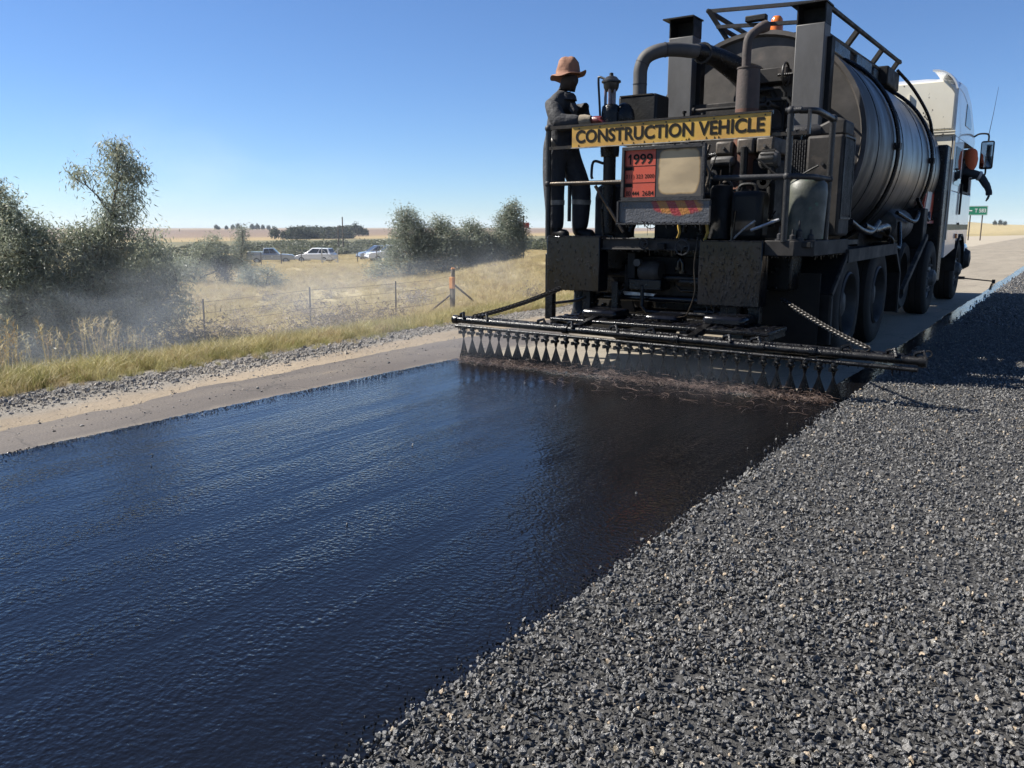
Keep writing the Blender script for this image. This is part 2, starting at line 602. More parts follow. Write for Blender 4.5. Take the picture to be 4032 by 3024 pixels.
def terrain_material():
    m, nt, b = new_mat('ground_soil')
    L = nt.links.new
    tc = N(nt, 'ShaderNodeTexCoord')
    sx = N(nt, 'ShaderNodeSeparateXYZ')
    L(tc.outputs['Object'], sx.inputs[0])
    # near: sandy edge, stones, grass
    n1 = N(nt, 'ShaderNodeTexNoise', i_Scale=1.3, i_Detail=5.0)
    L(tc.outputs['Object'], n1.inputs['Vector'])
    ad = N(nt, 'ShaderNodeMath', operation='MULTIPLY_ADD', i_1=.55)
    L(n1.outputs[0], ad.inputs[0])
    cl = N(nt, 'ShaderNodeClamp')
    cl.inputs[1].default_value = 0
    cl.inputs[2].default_value = 8
    L(sx.outputs[1], cl.inputs[0])
    sk = N(nt, 'ShaderNodeMath', operation='MULTIPLY_ADD', i_1=.10)
    L(cl.outputs[0], sk.inputs[0])
    L(sx.outputs[0], sk.inputs[2])
    L(sk.outputs[0], ad.inputs[2])
    mr = N(nt, 'ShaderNodeMapRange')
    mr.inputs[1].default_value = -9.0
    mr.inputs[2].default_value = -5.0
    L(ad.outputs[0], mr.inputs[0])
    near = ramp(nt, mr.outputs[0], [(0, (.36, .30, .165)), (.58, (.33, .28, .17)), (.64, (.21, .197, .178)), (.86, (.26, .238, .205)), (.91, (.31, .255, .19)), (1, (.34, .275, .195))])
    # far: fields
    n2 = N(nt, 'ShaderNodeTexNoise', i_Scale=.008, i_Detail=4.0)
    mpf = N(nt, 'ShaderNodeMapping')
    mpf.inputs['Scale'].default_value = (1, .25, 1)
    L(tc.outputs['Object'], mpf.inputs[0])
    L(mpf.outputs[0], n2.inputs['Vector'])
    ad2 = N(nt, 'ShaderNodeMath', operation='MULTIPLY_ADD', i_1=160.0)
    L(n2.outputs[0], ad2.inputs[0])
    L(sx.outputs[0], ad2.inputs[2])
    mr2 = N(nt, 'ShaderNodeMapRange')
    mr2.inputs[1].default_value = -1500
    mr2.inputs[2].default_value = 0
    L(ad2.outputs[0], mr2.inputs[0])
    far = ramp(nt, mr2.outputs[0], [(0, (.30, .235, .16)), (.10, (.27, .20, .14)), (.22, (.21, .15, .11)), (.45, (.23, .165, .12)), (.58, (.25, .18, .125)), (.66, (.36, .27, .14)), (.72, (.37, .28, .14)), (.76, (.16, .15, .085)), (.90, (.18, .165, .09)), (.97, (.42, .34, .18))])
    # patchiness of the dry grass
    n3 = N(nt, 'ShaderNodeTexNoise', i_Scale=.35, i_Detail=6.0, i_Roughness=.65)
    L(tc.outputs['Object'], n3.inputs['Vector'])
    pr = ramp(nt, n3.outputs[0], [(.3, .62), (.5, 1.0), (.72, 1.25)])
    mxs = N(nt, 'ShaderNodeMapRange', interpolation_type='SMOOTHSTEP')
    mxs.inputs[1].default_value = -60
    mxs.inputs[2].default_value = -20
    L(sx.outputs[0], mxs.inputs[0])
    mx = N(nt, 'ShaderNodeMix', data_type='RGBA')
    L(mxs.outputs[0], mx.inputs[0])
    L(far.outputs[0], mx.inputs[6])
    L(near.outputs[0], mx.inputs[7])
    mu = N(nt, 'ShaderNodeMix', data_type='RGBA', blend_type='MULTIPLY')
    mu.inputs[0].default_value = 1
    L(mx.outputs[2], mu.inputs[6])
    L(pr.outputs[0], mu.inputs[7])
    L(mu.outputs[2], b.inputs['Base Color'])
    b.inputs['Roughness'].default_value = .95
    b.inputs['Specular IOR Level'].default_value = .15
    nb = N(nt, 'ShaderNodeTexNoise', i_Scale=9.0, i_Detail=8.0, i_Roughness=.75)
    L(tc.outputs['Object'], nb.inputs['Vector'])
    bp = N(nt, 'ShaderNodeBump', i_Strength=.55, i_Distance=.08)
    L(nb.outputs[0], bp.inputs['Height'])
    L(bp.outputs[0], b.inputs['Normal'])
    return m


M['soil'] = terrain_material()
ground = bpy.data.objects.new('ground', mesh_np('ground', gv, gf, M['soil']))
COL.objects.link(ground)
tag(ground, kind='structure')


# ------------------------------------------------------------------ road
def road_material():
    m, nt, b = new_mat('old_road_seal')
    L = nt.links.new
    tc = N(nt, 'ShaderNodeTexCoord')
    n1 = N(nt, 'ShaderNodeTexNoise', i_Scale=1.1, i_Detail=7.0, i_Roughness=.65)
    mp = N(nt, 'ShaderNodeMapping')
    mp.inputs['Scale'].default_value = (1.4, .3, 1)
    L(tc.outputs['Object'], mp.inputs[0])
    L(mp.outputs[0], n1.inputs['Vector'])
    c = ramp(nt, n1.outputs[0], [(.3, (.26, .225, .172)), (.5, (.32, .278, .212)), (.72, (.38, .332, .255))])
    ce = ramp(nt, n1.outputs[0], [(.3, (.085, .072, .062)), (.5, (.12, .10, .085)), (.64, (.155, .13, .105)), (.74, (.30, .23, .15))])
    sx = N(nt, 'ShaderNodeSeparateXYZ')
    L(tc.outputs['Object'], sx.inputs[0])
    ng = N(nt, 'ShaderNodeTexNoise', i_Scale=2.0, i_Detail=4.0)
    L(tc.outputs['Object'], ng.inputs['Vector'])
    sd = N(nt, 'ShaderNodeMath', operation='MULTIPLY_ADD', i_1=.5)
    L(ng.outputs[0], sd.inputs[0])
    L(sx.outputs[0], sd.inputs[2])
    lane = N(nt, 'ShaderNodeMapRange', interpolation_type='SMOOTHSTEP')
    lane.inputs[1].default_value = -4.75
    lane.inputs[2].default_value = -4.45
    L(sd.outputs[0], lane.inputs[0])
    mxl = N(nt, 'ShaderNodeMix', data_type='RGBA')
    yfar = N(nt, 'ShaderNodeMapRange', interpolation_type='SMOOTHSTEP')
    yfar.inputs[1].default_value = 13
    yfar.inputs[2].default_value = 24
    L(sx.outputs[1], yfar.inputs[0])
    mxm = N(nt, 'ShaderNodeMath', operation='MAXIMUM')
    L(lane.outputs[0], mxm.inputs[0])
    L(yfar.outputs[0], mxm.inputs[1])
    L(mxm.outputs[0], mxl.inputs[0])
    L(ce.outputs[0], mxl.inputs[6])
    L(c.outputs[0], mxl.inputs[7])
    n2 = N(nt, 'ShaderNodeTexNoise', i_Scale=75.0, i_Detail=4.0, i_Roughness=.7)
    L(tc.outputs['Object'], n2.inputs['Vector'])
    c2 = ramp(nt, n2.outputs[0], [(.32, .5), (.62, 1.2)])
    mu = N(nt, 'ShaderNodeMix', data_type='RGBA', blend_type='MULTIPLY')
    mu.inputs[0].default_value = 1
    L(mxl.outputs[2], mu.inputs[6])
    L(c2.outputs[0], mu.inputs[7])
    # fine cracks
    vo = N(nt, 'ShaderNodeTexVoronoi', feature='DISTANCE_TO_EDGE', i_Scale=.9)
    nd = N(nt, 'ShaderNodeTexNoise', i_Scale=3.0, i_Detail=4.0)
    L(tc.outputs['Object'], nd.inputs['Vector'])
    av = N(nt, 'ShaderNodeVectorMath', operation='MULTIPLY_ADD')
    av.inputs[1].default_value = (.5, .5, .5)
    L(nd.outputs[1], av.inputs[0])
    L(tc.outputs['Object'], av.inputs[2])
    L(av.outputs[0], vo.inputs['Vector'])
    cr = ramp(nt, vo.outputs[0], [(0, .35), (.012, 1.0)])
    mc = N(nt, 'ShaderNodeMix', data_type='RGBA', blend_type='MULTIPLY')
    mc.inputs[0].default_value = .8
    L(mu.outputs[2], mc.inputs[6])
    L(cr.outputs[0], mc.inputs[7])
    L(mc.outputs[2], b.inputs['Base Color'])
    b.inputs['Roughness'].default_value = .8
    b.inputs['Specular IOR Level'].default_value = .4
    bp = N(nt, 'ShaderNodeBump', i_Strength=.6, i_Distance=.008)
    L(n2.outputs[0], bp.inputs['Height'])
    L(bp.outputs[0], b.inputs['Normal'])
    return m


M['road'] = road_material()
rng = np.random.default_rng(11)


def wobble(y, amp, f, ph=0.0):
    return amp * (np.sin(y * f + ph) + .6 * np.sin(y * f * 2.7 + 1.3 + ph) + .4 * np.sin(y * f * 6.1 + 2.1 + ph) + .25 * np.sin(y * f * 13.7 + ph))


def strip(name, ys, xl, xr, z, mat, skirt=0.03, nxs=2):
    """a sheet along the road with its own left and right outline and a thin skirt"""
    xs = np.stack([xl + (xr - xl) * k / nxs for k in range(nxs + 1)], 1)
    n = len(ys)
    V = [np.stack([xs[:, k], ys, np.full(n, z)], 1) for k in range(nxs + 1)]
    V = [V[0] - [0.012, 0, skirt]] + V + [V[-1] - [-0.012, 0, skirt]]
    k = len(V)
    verts = np.concatenate(V)
    fs = []
    for c in range(k - 1):
        i = np.arange(n - 1)
        fs.append(np.stack([c * n + i, (c + 1) * n + i, (c + 1) * n + i + 1, c * n + i + 1], 1))
    me = mesh_np(name, verts, np.concatenate(fs), mat, smooth=False)
    o = bpy.data.objects.new(name, me)
    COL.objects.link(o)
    return tag(o, kind='structure')


ys = np.concatenate([np.arange(-20, 40, .06), np.arange(40, 160, .6), np.arange(160, 2400, 20)])
strip('road', ys, -5.36 + wobble(ys, .045, .9) + wobble(ys, .02, 4.3) - .058 * np.clip(ys, 0, 10), np.full(len(ys), 5.5), 0.0, M['road'])
# the turning to the side road, a worn apron
yy = np.arange(22, 175, 1.0)
strip('side_road', yy, -5.2 - 13 * sstep(yy, 22, 50) * (1 - sstep(yy, 95, 170)), np.full(len(yy), -5.0), -.006, M['side_dirt'])


def tar_material():
    m, nt, b = new_mat('fresh_bitumen')
    L = nt.links.new
    tc = N(nt, 'ShaderNodeTexCoord')
    b.inputs['Base Color'].default_value = (.004, .004, .0045, 1)
    b.inputs['Roughness'].default_value = .13
    b.inputs['IOR'].default_value = 1.40
    # pebbly skin of the stones under the film
    nA = N(nt, 'ShaderNodeTexNoise', i_Scale=52.0, i_Detail=1.6, i_Roughness=.45)
    mA = N(nt, 'ShaderNodeMapping')
    mA.inputs['Rotation'].default_value = (0, 0, rad(-20))
    mA.inputs['Scale'].default_value = (.9, 1.1, 1)
    L(tc.outputs['Object'], mA.inputs[0])
    L(mA.outputs[0], nA.inputs['Vector'])
    # combed streaks left by the jets
    nB = N(nt, 'ShaderNodeTexNoise', i_Scale=1.0, i_Detail=3.0)
    mB = N(nt, 'ShaderNodeMapping')
    mB.inputs['Scale'].default_value = (17, .35, 1)
    L(tc.outputs['Object'], mB.inputs[0])
    L(mB.outputs[0], nB.inputs['Vector'])
    nC = N(nt, 'ShaderNodeTexNoise', i_Scale=1.0, i_Detail=2.0)
    mC = N(nt, 'ShaderNodeMapping')
    mC.inputs['Scale'].default_value = (60, 5, 1)
    L(tc.outputs['Object'], mC.inputs[0])
    L(mC.outputs[0], nC.inputs['Vector'])
    nD = N(nt, 'ShaderNodeTexNoise', i_Scale=2.0, i_Detail=3.0)
    mD = N(nt, 'ShaderNodeMapping')
    mD.inputs['Scale'].default_value = (2.2, .35, 1)
    L(tc.outputs['Object'], mD.inputs[0])
    L(mD.outputs[0], nD.inputs['Vector'])
    # sharper ridges where two jets overlap
    nE = N(nt, 'ShaderNodeTexNoise', i_Scale=1.0, i_Detail=1.0)
    mE = N(nt, 'ShaderNodeMapping')
    mE.inputs['Scale'].default_value = (9, .16, 1)
    L(tc.outputs['Object'], mE.inputs[0])
    L(mE.outputs[0], nE.inputs['Vector'])
    rE = ramp(nt, nE.outputs[0], [(.44, 0.0), (.50, 1.0), (.56, 0.0)])
    amp = ramp(nt, nD.outputs[0], [(.35, .35), (.65, 1.0)])
    a1 = N(nt, 'ShaderNodeMath', operation='MULTIPLY')
    L(nA.outputs[0], a1.inputs[0])
    L(amp.outputs[0], a1.inputs[1])
    a2 = N(nt, 'ShaderNodeMath', operation='MULTIPLY_ADD', i_1=.28)
    L(nB.outputs[0], a2.inputs[0])
    L(a1.outputs[0], a2.inputs[2])
    a3 = N(nt, 'ShaderNodeMath', operation='MULTIPLY_ADD', i_1=.10)
    L(nC.outputs[0], a3.inputs[0])
    L(a2.outputs[0], a3.inputs[2])
    a4 = N(nt, 'ShaderNodeMath', operation='MULTIPLY_ADD', i_1=.045)
    L(rE.outputs[0], a4.inputs[0])
    L(a3.outputs[0], a4.inputs[2])
    bp = N(nt, 'ShaderNodeBump', i_Strength=1.0, i_Distance=.0062)
    L(a4.outputs[0], bp.inputs['Height'])
    L(bp.outputs[0], b.inputs['Normal'])
    nR = ramp(nt, nB.outputs[0], [(.35, .025), (.65, .06)])
    L(nR.outputs[0], b.inputs['Roughness'])
    return m


M['tar'] = tar_material()
BAR_Y = 6.2
TL, TR = -4.87, -1.31
yt = np.arange(-6, 6.22, .02)
jag = rng.normal(0, .007, len(yt))
strip('fresh_bitumen', yt, TL + wobble(yt, .012, 1.1) + jag, np.full(len(yt), TR + .06), 0.006, M['tar'], skirt=.008, nxs=4)
yt2 = np.arange(6.22, 160, .05)
strip('earlier_bitumen_edge', yt2, -1.50 + wobble(yt2, .012, .8) + rng.normal(0, .006, len(yt2)), np.full(len(yt2), TR + .12), 0.006, M['tar'], skirt=.008)


# ------------------------------------------------------------------ stone chips
def stone_mesh(name, seed, mat, npts=13, flat=.75):
    r = np.random.default_rng(seed)
    p = r.normal(size=(npts, 3))
    p /= np.linalg.norm(p, axis=1)[:, None]
    p *= r.uniform(.75, 1.0, npts)[:, None] * np.array([1, r.uniform(.65, .9), flat * r.uniform(.75, 1.0)])
    bm = bmesh.new()
    for q in p:
        bm.verts.new(q * .5)
    res = bmesh.ops.convex_hull(bm, input=bm.verts)
    junk = [g for g in res['geom_interior'] if isinstance(g, bmesh.types.BMVert)]
    if junk:
        bmesh.ops.delete(bm, geom=junk, context='VERTS')
    bmesh.ops.recalc_face_normals(bm, faces=bm.faces)
    me = bpy.data.meshes.new(name)
    bm.to_mesh(me)
    bm.free()
    me.materials.append(mat)
    return me


def chip_material(name, stops, rough=.55, spec=.5):
    m, nt, b = new_mat(name)
    L = nt.links.new
    oi = N(nt, 'ShaderNodeObjectInfo')
    r = ramp(nt, oi.outputs['Random'], stops)
    r.color_ramp.interpolation = 'LINEAR'
    tc = N(nt, 'ShaderNodeTexCoord')
    nz = N(nt, 'ShaderNodeTexNoise', i_Scale=5.0, i_Detail=5.0)
    L(tc.outputs['Object'], nz.inputs['Vector'])
    v = ramp(nt, nz.outputs[0], [(.3, .7), (.7, 1.3)])
    mu = N(nt, 'ShaderNodeMix', data_type='RGBA', blend_type='MULTIPLY')
    mu.inputs[0].default_value = 1
    L(r.outputs[0], mu.inputs[6])
    L(v.outputs[0], mu.inputs[7])
    L(mu.outputs[2], b.inputs['Base Color'])
    rr = ramp(nt, nz.outputs[0], [(.35, rough - .2), (.65, rough + .15)])
    L(rr.outputs[0], b.inputs['Roughness'])
    b.inputs['Specular IOR Level'].default_value = spec
    bp = N(nt, 'ShaderNodeBump', i_Strength=.4, i_Distance=.05)
    n2 = N(nt, 'ShaderNodeTexNoise', i_Scale=9.0, i_Detail=4.0)
    L(tc.outputs['Object'], n2.inputs['Vector'])
    L(n2.outputs[0], bp.inputs['Height'])
    L(bp.outputs[0], b.inputs['Normal'])
    return m


M['chip'] = chip_material('crushed_stone', [(0, (.07, .068, .066)), (.3, (.108, .106, .102)), (.75, (.16, .156, .149)), (.95, (.24, .232, .22)), (.965, (.32, .29, .23)), (.975, (.48, .38, .26)), (1, (.42, .33, .23))], .42, .6)
M['verge_stone'] = chip_material('verge_stone', [(0, (.17, .16, .148)), (.4, (.28, .262, .238)), (.8, (.39, .36, .32)), (1, (.46, .38, .28))], .75)
M['chip_base'] = pm('chip_bed', (.02, .02, .02), (.07, .068, .065), 55, .7, .85, bump=1.0, bscale=60, bdist=.015)
yc = np.concatenate([np.arange(-8, 20, .08), np.arange(20, 200, 2.0)])
strip('chip_bed', yc, -1.285 + wobble(yc, .012, 2.3), np.full(len(yc), 4.4), .0085, M['chip_base'], skirt=.01)

chips = [stone_mesh('chip_%d' % k, 50 + k, M['chip']) for k in range(14)]


def chip_points(x0, x1, y0, y1, dens, z0, z1, edge=True):
    n = int((x1 - x0) * (y1 - y0) * dens)
    p = np.stack([rng.uniform(x0, x1, n), rng.uniform(y0, y1, n), rng.uniform(z0, z1, n)], 1)
    if edge:
        e = -1.305 + wobble(p[:, 1], .008, 3.1) + .004 * np.sin(p[:, 1] * 31) + rng.normal(0, .008, n)
        p = p[p[:, 0] > e]
    return p


pc = [chip_points(-1.40, 1.1, .25, 3.0, 2200, .016, .030), chip_points(-1.40, 1.3, .25, 4.2, 3800, .011, .027), chip_points(-1.40, 1.1, 4.2, 12, 3300, .011, .027),
      chip_points(-1.40, .9, 12, 30, 600, .012, .026)]
# a few strays thrown on to the bitumen
n = 90
sp = np.stack([-1.33 - np.abs(rng.exponential(.035, n)), rng.uniform(1.0, 25, n), np.full(n, .012)], 1)
far = np.stack([rng.uniform(-4.5, -1.6, 9), rng.uniform(1.5, 6, 9), np.full(9, .01)], 1)
pc = np.concatenate(pc + [sp, far])
n = len(pc)
size = np.clip(rng.lognormal(math.log(.0170), .28, n), .008, .032)
size[pc[:, 1] > 12] *= 1.9
scatter('stone_chips', pc, rng.uniform(0, 6.28, (n, 3)), size[:, None] * rng.uniform(.85, 1.15, (n, 3)), rng.integers(0, len(chips), n), chips)

# glossy beads of bitumen along both edges of the film
bead = stone_mesh('bead', 400, M['tar_drip'], 20, .8)
n = 5200
yb = rng.uniform(.6, 6.15, n)
side = rng.random(n) < .55
xb = np.where(side, TR + .03 - np.abs(rng.normal(0, .05, n)), TL + np.abs(rng.normal(0, .07, n)))
sb = rng.uniform(.004, .010, n) * np.where(rng.random(n) < .1, 1.5, 1)
scatter('bitumen_beads', np.stack([xb, yb, np.full(n, .007)], 1), rng.uniform(0, 6.28, (n, 3)), np.stack([sb * 1.3, sb * 1.3, sb], 1), np.zeros(n, int), [bead])

# stones of the road shoulder
vs_src = [stone_mesh('verge_%d' % k, 150 + k, M['verge_stone']) for k in range(8)]
n = 42000
yv = .5 + 41 * rng.beta(1.0, 1.6, n)
u = rng.beta(1.9, 1.7, n)
yk = np.clip(yv, 0, 8)
xv = -5.72 - .085 * yk - u * (.85 + .055 * yk) - .10 * np.sin(yv * .9)
sz = np.clip(rng.lognormal(math.log(.0165), .5, n), .008, .085)
k = rng.random(n) < .13
xv[k] = rng.uniform(-6.3, -5.1, k.sum())
sz[k] *= .7
scatter('shoulder_stones', np.stack([xv, yv, np.where(xv > -5.36 - .058 * np.clip(yv, 0, 10), 0.0, tz(xv, yv)) + sz * .02], 1), rng.uniform(0, 6.28, (n, 3)), sz[:, None] * rng.uniform(.8, 1.2, (n, 3)), rng.integers(0, 8, n), vs_src)


# ------------------------------------------------------------------ grass
def blade_material(name, stops):
    m, nt, b = new_mat(name)
    L = nt.links.new
    oi = N(nt, 'ShaderNodeObjectInfo')
    r = ramp(nt, oi.outputs['Random'], stops)
    L(r.outputs[0], b.inputs['Base Color'])
    b.inputs['Roughness'].default_value = .6
    b.inputs['Specular IOR Level'].default_value = .3
    tr = N(nt, 'ShaderNodeBsdfTranslucent')
    L(r.outputs[0], tr.inputs[0])
    mx = N(nt, 'ShaderNodeMixShader', i_0=.3)
    L(b.outputs[0], mx.inputs[1])
    L(tr.outputs[0], mx.inputs[2])
    L(mx.outputs[0], nt.nodes['Material Output'].inputs[0])
    return m


M['straw'] = blade_material('dry_grass', [(0, (.48, .39, .19)), (.35, (.62, .51, .26)), (.7, (.72, .61, .34)), (.88, (.52, .39, .22)), (1, (.40, .31, .19))])
M['greenish'] = blade_material('green_grass', [(0, (.27, .27, .09)), (.3, (.45, .41, .16)), (.6, (.60, .51, .25)), (.8, (.50, .38, .20)), (1, (.25, .25, .10))])
M['dead_weed'] = blade_material('grey_weed', [(0, (.24, .20, .165)), (.5, (.33, .275, .22)), (1, (.19, .165, .145))])


def tuft_mesh(name, seed, mat, nb, h, spread, w, bend=.35):
    r = np.random.default_rng(seed)
    V, F = [], []
    for _ in range(nb):
        a = r.uniform(0, 6.28)
        rr = spread * math.sqrt(r.uniform())
        base = vec((rr * math.cos(a), rr * math.sin(a), -.03))
        hh = h * r.uniform(.55, 1.1)
        d = r.normal(0, bend, 2)
        tip = base + vec((d[0] * hh, d[1] * hh, hh))
        mid = base + vec((d[0] * hh * .3, d[1] * hh * .3, hh * .58))
        b2 = r.uniform(0, 6.28)
        s = vec((math.cos(b2), math.sin(b2), 0)) * w * .5
        o = len(V)
        V += [base - s, base + s, mid + s * .8, mid - s * .8, tip]
        F += [(o, o + 1, o + 2, o + 3), (o + 3, o + 2, o + 4)]
    me = bpy.data.meshes.new(name)
    me.from_pydata([tuple(v) for v in V], [], F)
    me.materials.append(mat)
    return me


def stalk_mesh(name, seed, mat):
    """a few tall seed stalks"""
    r = np.random.default_rng(seed)
    V, F = [], []

    def quad(a, b, w):
        d = r.uniform(0, 6.28)
        s = vec((math.cos(d), math.sin(d), 0)) * w / 2
        o = len(V)
        V.extend([a - s, a + s, b + s * .6, b - s * .6])
        F.append((o, o + 1, o + 2, o + 3))
    for _ in range(5):
        p = vec((r.normal(0, .08), r.normal(0, .08), 0))
        l = vec((r.normal(0, .18), r.normal(0, .18), 1))
        q = p + l * r.uniform(.8, 1.1)
        quad(p, q, .006)
        for k in range(12):
            t = r.uniform(.72, 1.0)
            a = p + (q - p) * t
            quad(a, a + vec((r.normal(0, .06), r.normal(0, .06), r.uniform(.02, .10))), .009)
    me = bpy.data.meshes.new(name)
    me.from_pydata([tuple(v) for v in V], [], F)
    me.materials.append(mat)
    return me


def weed_mesh(name, seed, mat):
    r = np.random.default_rng(seed)
    V, F = [], []
    for _ in range(150):
        c = r.normal(0, .28, 3)
        c[2] = abs(c[2]) * 1.2 + .05
        for _k in range(3):
            d = r.normal(0, 1, 3)
            d /= np.linalg.norm(d)
            s = np.cross(d, r.normal(0, 1, 3))
            s /= np.linalg.norm(s)
            a = c + r.normal(0, .03, 3)
            b = a + d * r.uniform(.04, .12)
            o = len(V)
            V.extend([a - s * .006, a + s * .006, b + s * .012, b - s * .012])
            F.append((o, o + 1, o + 2, o + 3))
    me = bpy.data.meshes.new(name)
    me.from_pydata([tuple(v) for v in V], [], F)
    me.materials.append(mat)
    return me


def in_view(p, margin=.18):
    """keep what the lens and a step to the side could see"""
    yaw = rad(34.21)
    f = p[:, 0] * -math.sin(yaw) + p[:, 1] * math.cos(yaw)
    s = p[:, 0] * math.cos(yaw) + p[:, 1] * math.sin(yaw)
    return (f > .5) & (np.abs(s) < f * (.62 + margin) + 2)


green_src = [tuft_mesh('gt%d' % k, k, M['greenish'], 40, .27, .12, .007, .6) for k in range(4)]
straw_src = [tuft_mesh('st%d' % k, 20 + k, M['straw'], 55, .30, .17, .007, .5) for k in range(4)]
stalk_src = [stalk_mesh('sk%d' % k, 40 + k, M['straw']) for k in range(3)]
weed_src = [weed_mesh('wd%d' % k, 60 + k, M['dead_weed']) for k in range(3)]

n = 12000
yg = rng.uniform(-2, 48, n)
xg = -6.45 - .125 * np.clip(yg, 0, 8) - rng.exponential(1.6, n) + rng.normal(0, .2, n) - .2 * np.sin(yg * .7)
P = np.stack([xg, yg, tz(xg, yg)], 1)
P = P[(xg < -6.3 - 13 * sstep(yg, 22, 50)) & (xg > -18) & in_view(P)]
n = len(P)
s = rng.uniform(.4, 1.15, n) * np.clip((-P[:, 0] - 5.9 - .125 * np.clip(P[:, 1], 0, 8)) / 1.2, .35, 1)
scatter('verge_grass', P, np.stack([np.zeros(n), np.zeros(n), rng.uniform(0, 6.28, n)], 1), np.stack([s, s, s], 1), rng.integers(0, 4, n), green_src)

pts, scl = [], []
for (x0, x1, y0, y1, dens, sc) in ((-15, -7.4, 1, 60, 26, .66), (-26, -15, 4, 60, 16, .9), (-48, -26, 8, 90, 6, 1.3), (-100, -48, 20, 150, 1.8, 2.0)):
    n = int((x1 - x0) * (y1 - y0) * dens)
    q = np.stack([rng.uniform(x0, x1, n), rng.uniform(y0, y1, n)], 1)
    q = q[in_view(q) & (q[:, 0] < -7.2 - 13 * sstep(q[:, 1], 22, 50) * (1 - sstep(q[:, 1], 95, 170)))]
    nz_ = np.sin(q[:, 0] * .5 + 2 * np.sin(q[:, 1] * .23)) + np.sin(q[:, 1] * .61 + q[:, 0] * .2)
    q = q[(nz_ > -1.2) | (rng.random(len(q)) < .35)]
    pts.append(q)
    scl.append(np.full(len(q), sc))
q = np.concatenate(pts)
sc = np.concatenate(scl) * rng.uniform(.6, 1.25, len(q))
P = np.stack([q[:, 0], q[:, 1], tz(q[:, 0], q[:, 1])], 1)
n = len(P)
scatter('dry_grass', P, np.stack([np.zeros(n), np.zeros(n), rng.uniform(0, 6.28, n)], 1), np.stack([sc, sc, np.minimum(sc, 1.2)], 1), rng.integers(0, 4, n), straw_src)

n = 70
q = np.stack([-9 - rng.exponential(5, n), rng.uniform(2, 40, n)], 1)
q = q[in_view(q) & (q[:, 0] > -30)]
for cx_, cy_, k in ((-10.4, 4.4, 12), (-11.6, 6.1, 6), (-12.0, 6.9, 8), (-12.6, 7.6, 6)):
    q = np.concatenate([q, np.stack([rng.normal(cx_, .35, k), rng.normal(cy_, .35, k)], 1)])
n = len(q)
s = rng.uniform(.4, .85, n)
scatter('seed_stalks', np.stack([q[:, 0], q[:, 1], tz(q[:, 0], q[:, 1])], 1), np.stack([np.zeros(n), np.zeros(n), rng.uniform(0, 6.28, n)], 1), np.stack([s, s, s], 1), rng.integers(0, 3, n), stalk_src)

wp = []
for (cx, cy, sx_, sy_, k) in ((-14.3, 10.6, .9, 1.2, 20), (-14.5, 14.0, .7, 1.0, 6), (-22, 19, 3, 4, 14), (-27, 31, 4, 6, 14)):
    wp.append(np.stack([rng.normal(cx, sx_, k), rng.normal(cy, sy_, k)], 1))
q = np.concatenate(wp)
q = q[q[:, 0] < -9.5]
n = len(q)
s = rng.uniform(.6, 1.15, n)
scatter('dead_weeds', np.stack([q[:, 0], q[:, 1], tz(q[:, 0], q[:, 1])], 1), np.stack([np.zeros(n), np.zeros(n), rng.uniform(0, 6.28, n)], 1), np.stack([s, s, s * .8], 1), rng.integers(0, 3, n), weed_src)

# ------------------------------------------------------------------ the bitumen spray truck
CX, TXR, TXL = -3.0, -1.80, -4.20
truck = thing('spray_truck', (CX, 12.0, 0), 'big black bitumen spray truck with round tank and white cab on the road', 'truck')
B_ = truck

# --- chassis and running gear
mb = MB()
for s in (-1, 1):
    mb.box(CX + s * .43 - .04, CX + s * .43 + .04, 7.0, 17.2, .78, 1.02)
for y in (7.2, 8.2, 9.05, 10.6, 12.2, 14.2, 16.0):
    mb.box(CX - .39, CX + .39, y - .05, y + .05, .82, .98)
mb.build('chassis_frame', 'dark_steel', B_, bevel=.006)
for y in (8.35, 9.75, 13.45, 16.45):
    mb = MB().cyl((TXL + .25, y, .52), (TXR - .25, y, .52), .075, 12)
    if y < 12:
        mb.ball((CX, y, .52), .22, 14, 10, (1, 1.1, 1))
    mb.build('axle', 'dark_steel', B_)
    for s in (-1, 1):
        MB().beam((CX + s * .5, y - .6, .72), (CX + s * .5, y + .6, .72), .08, .09).build('leaf_spring', 'dark_steel', B_)


def tyre_mesh(name, w):
    R = .525
    prof = [(.30, -w * .42), (.36, -w * .5), (.46, -w * .5), (.505, -w * .44), (R, -w * .36), (R, -.05), (R - .012, -.045), (R - .012, -.035), (R, -.03),
            (R, .03), (R - .012, .035), (R - .012, .045), (R, .05), (R, w * .36), (.505, w * .44), (.46, w * .5), (.36, w * .5), (.30, w * .42), (.30, -w * .42)]
    return MB().lathe((0, 0, 0), prof, 'x', 40).mesh(name, M['rubber'], angle=30)


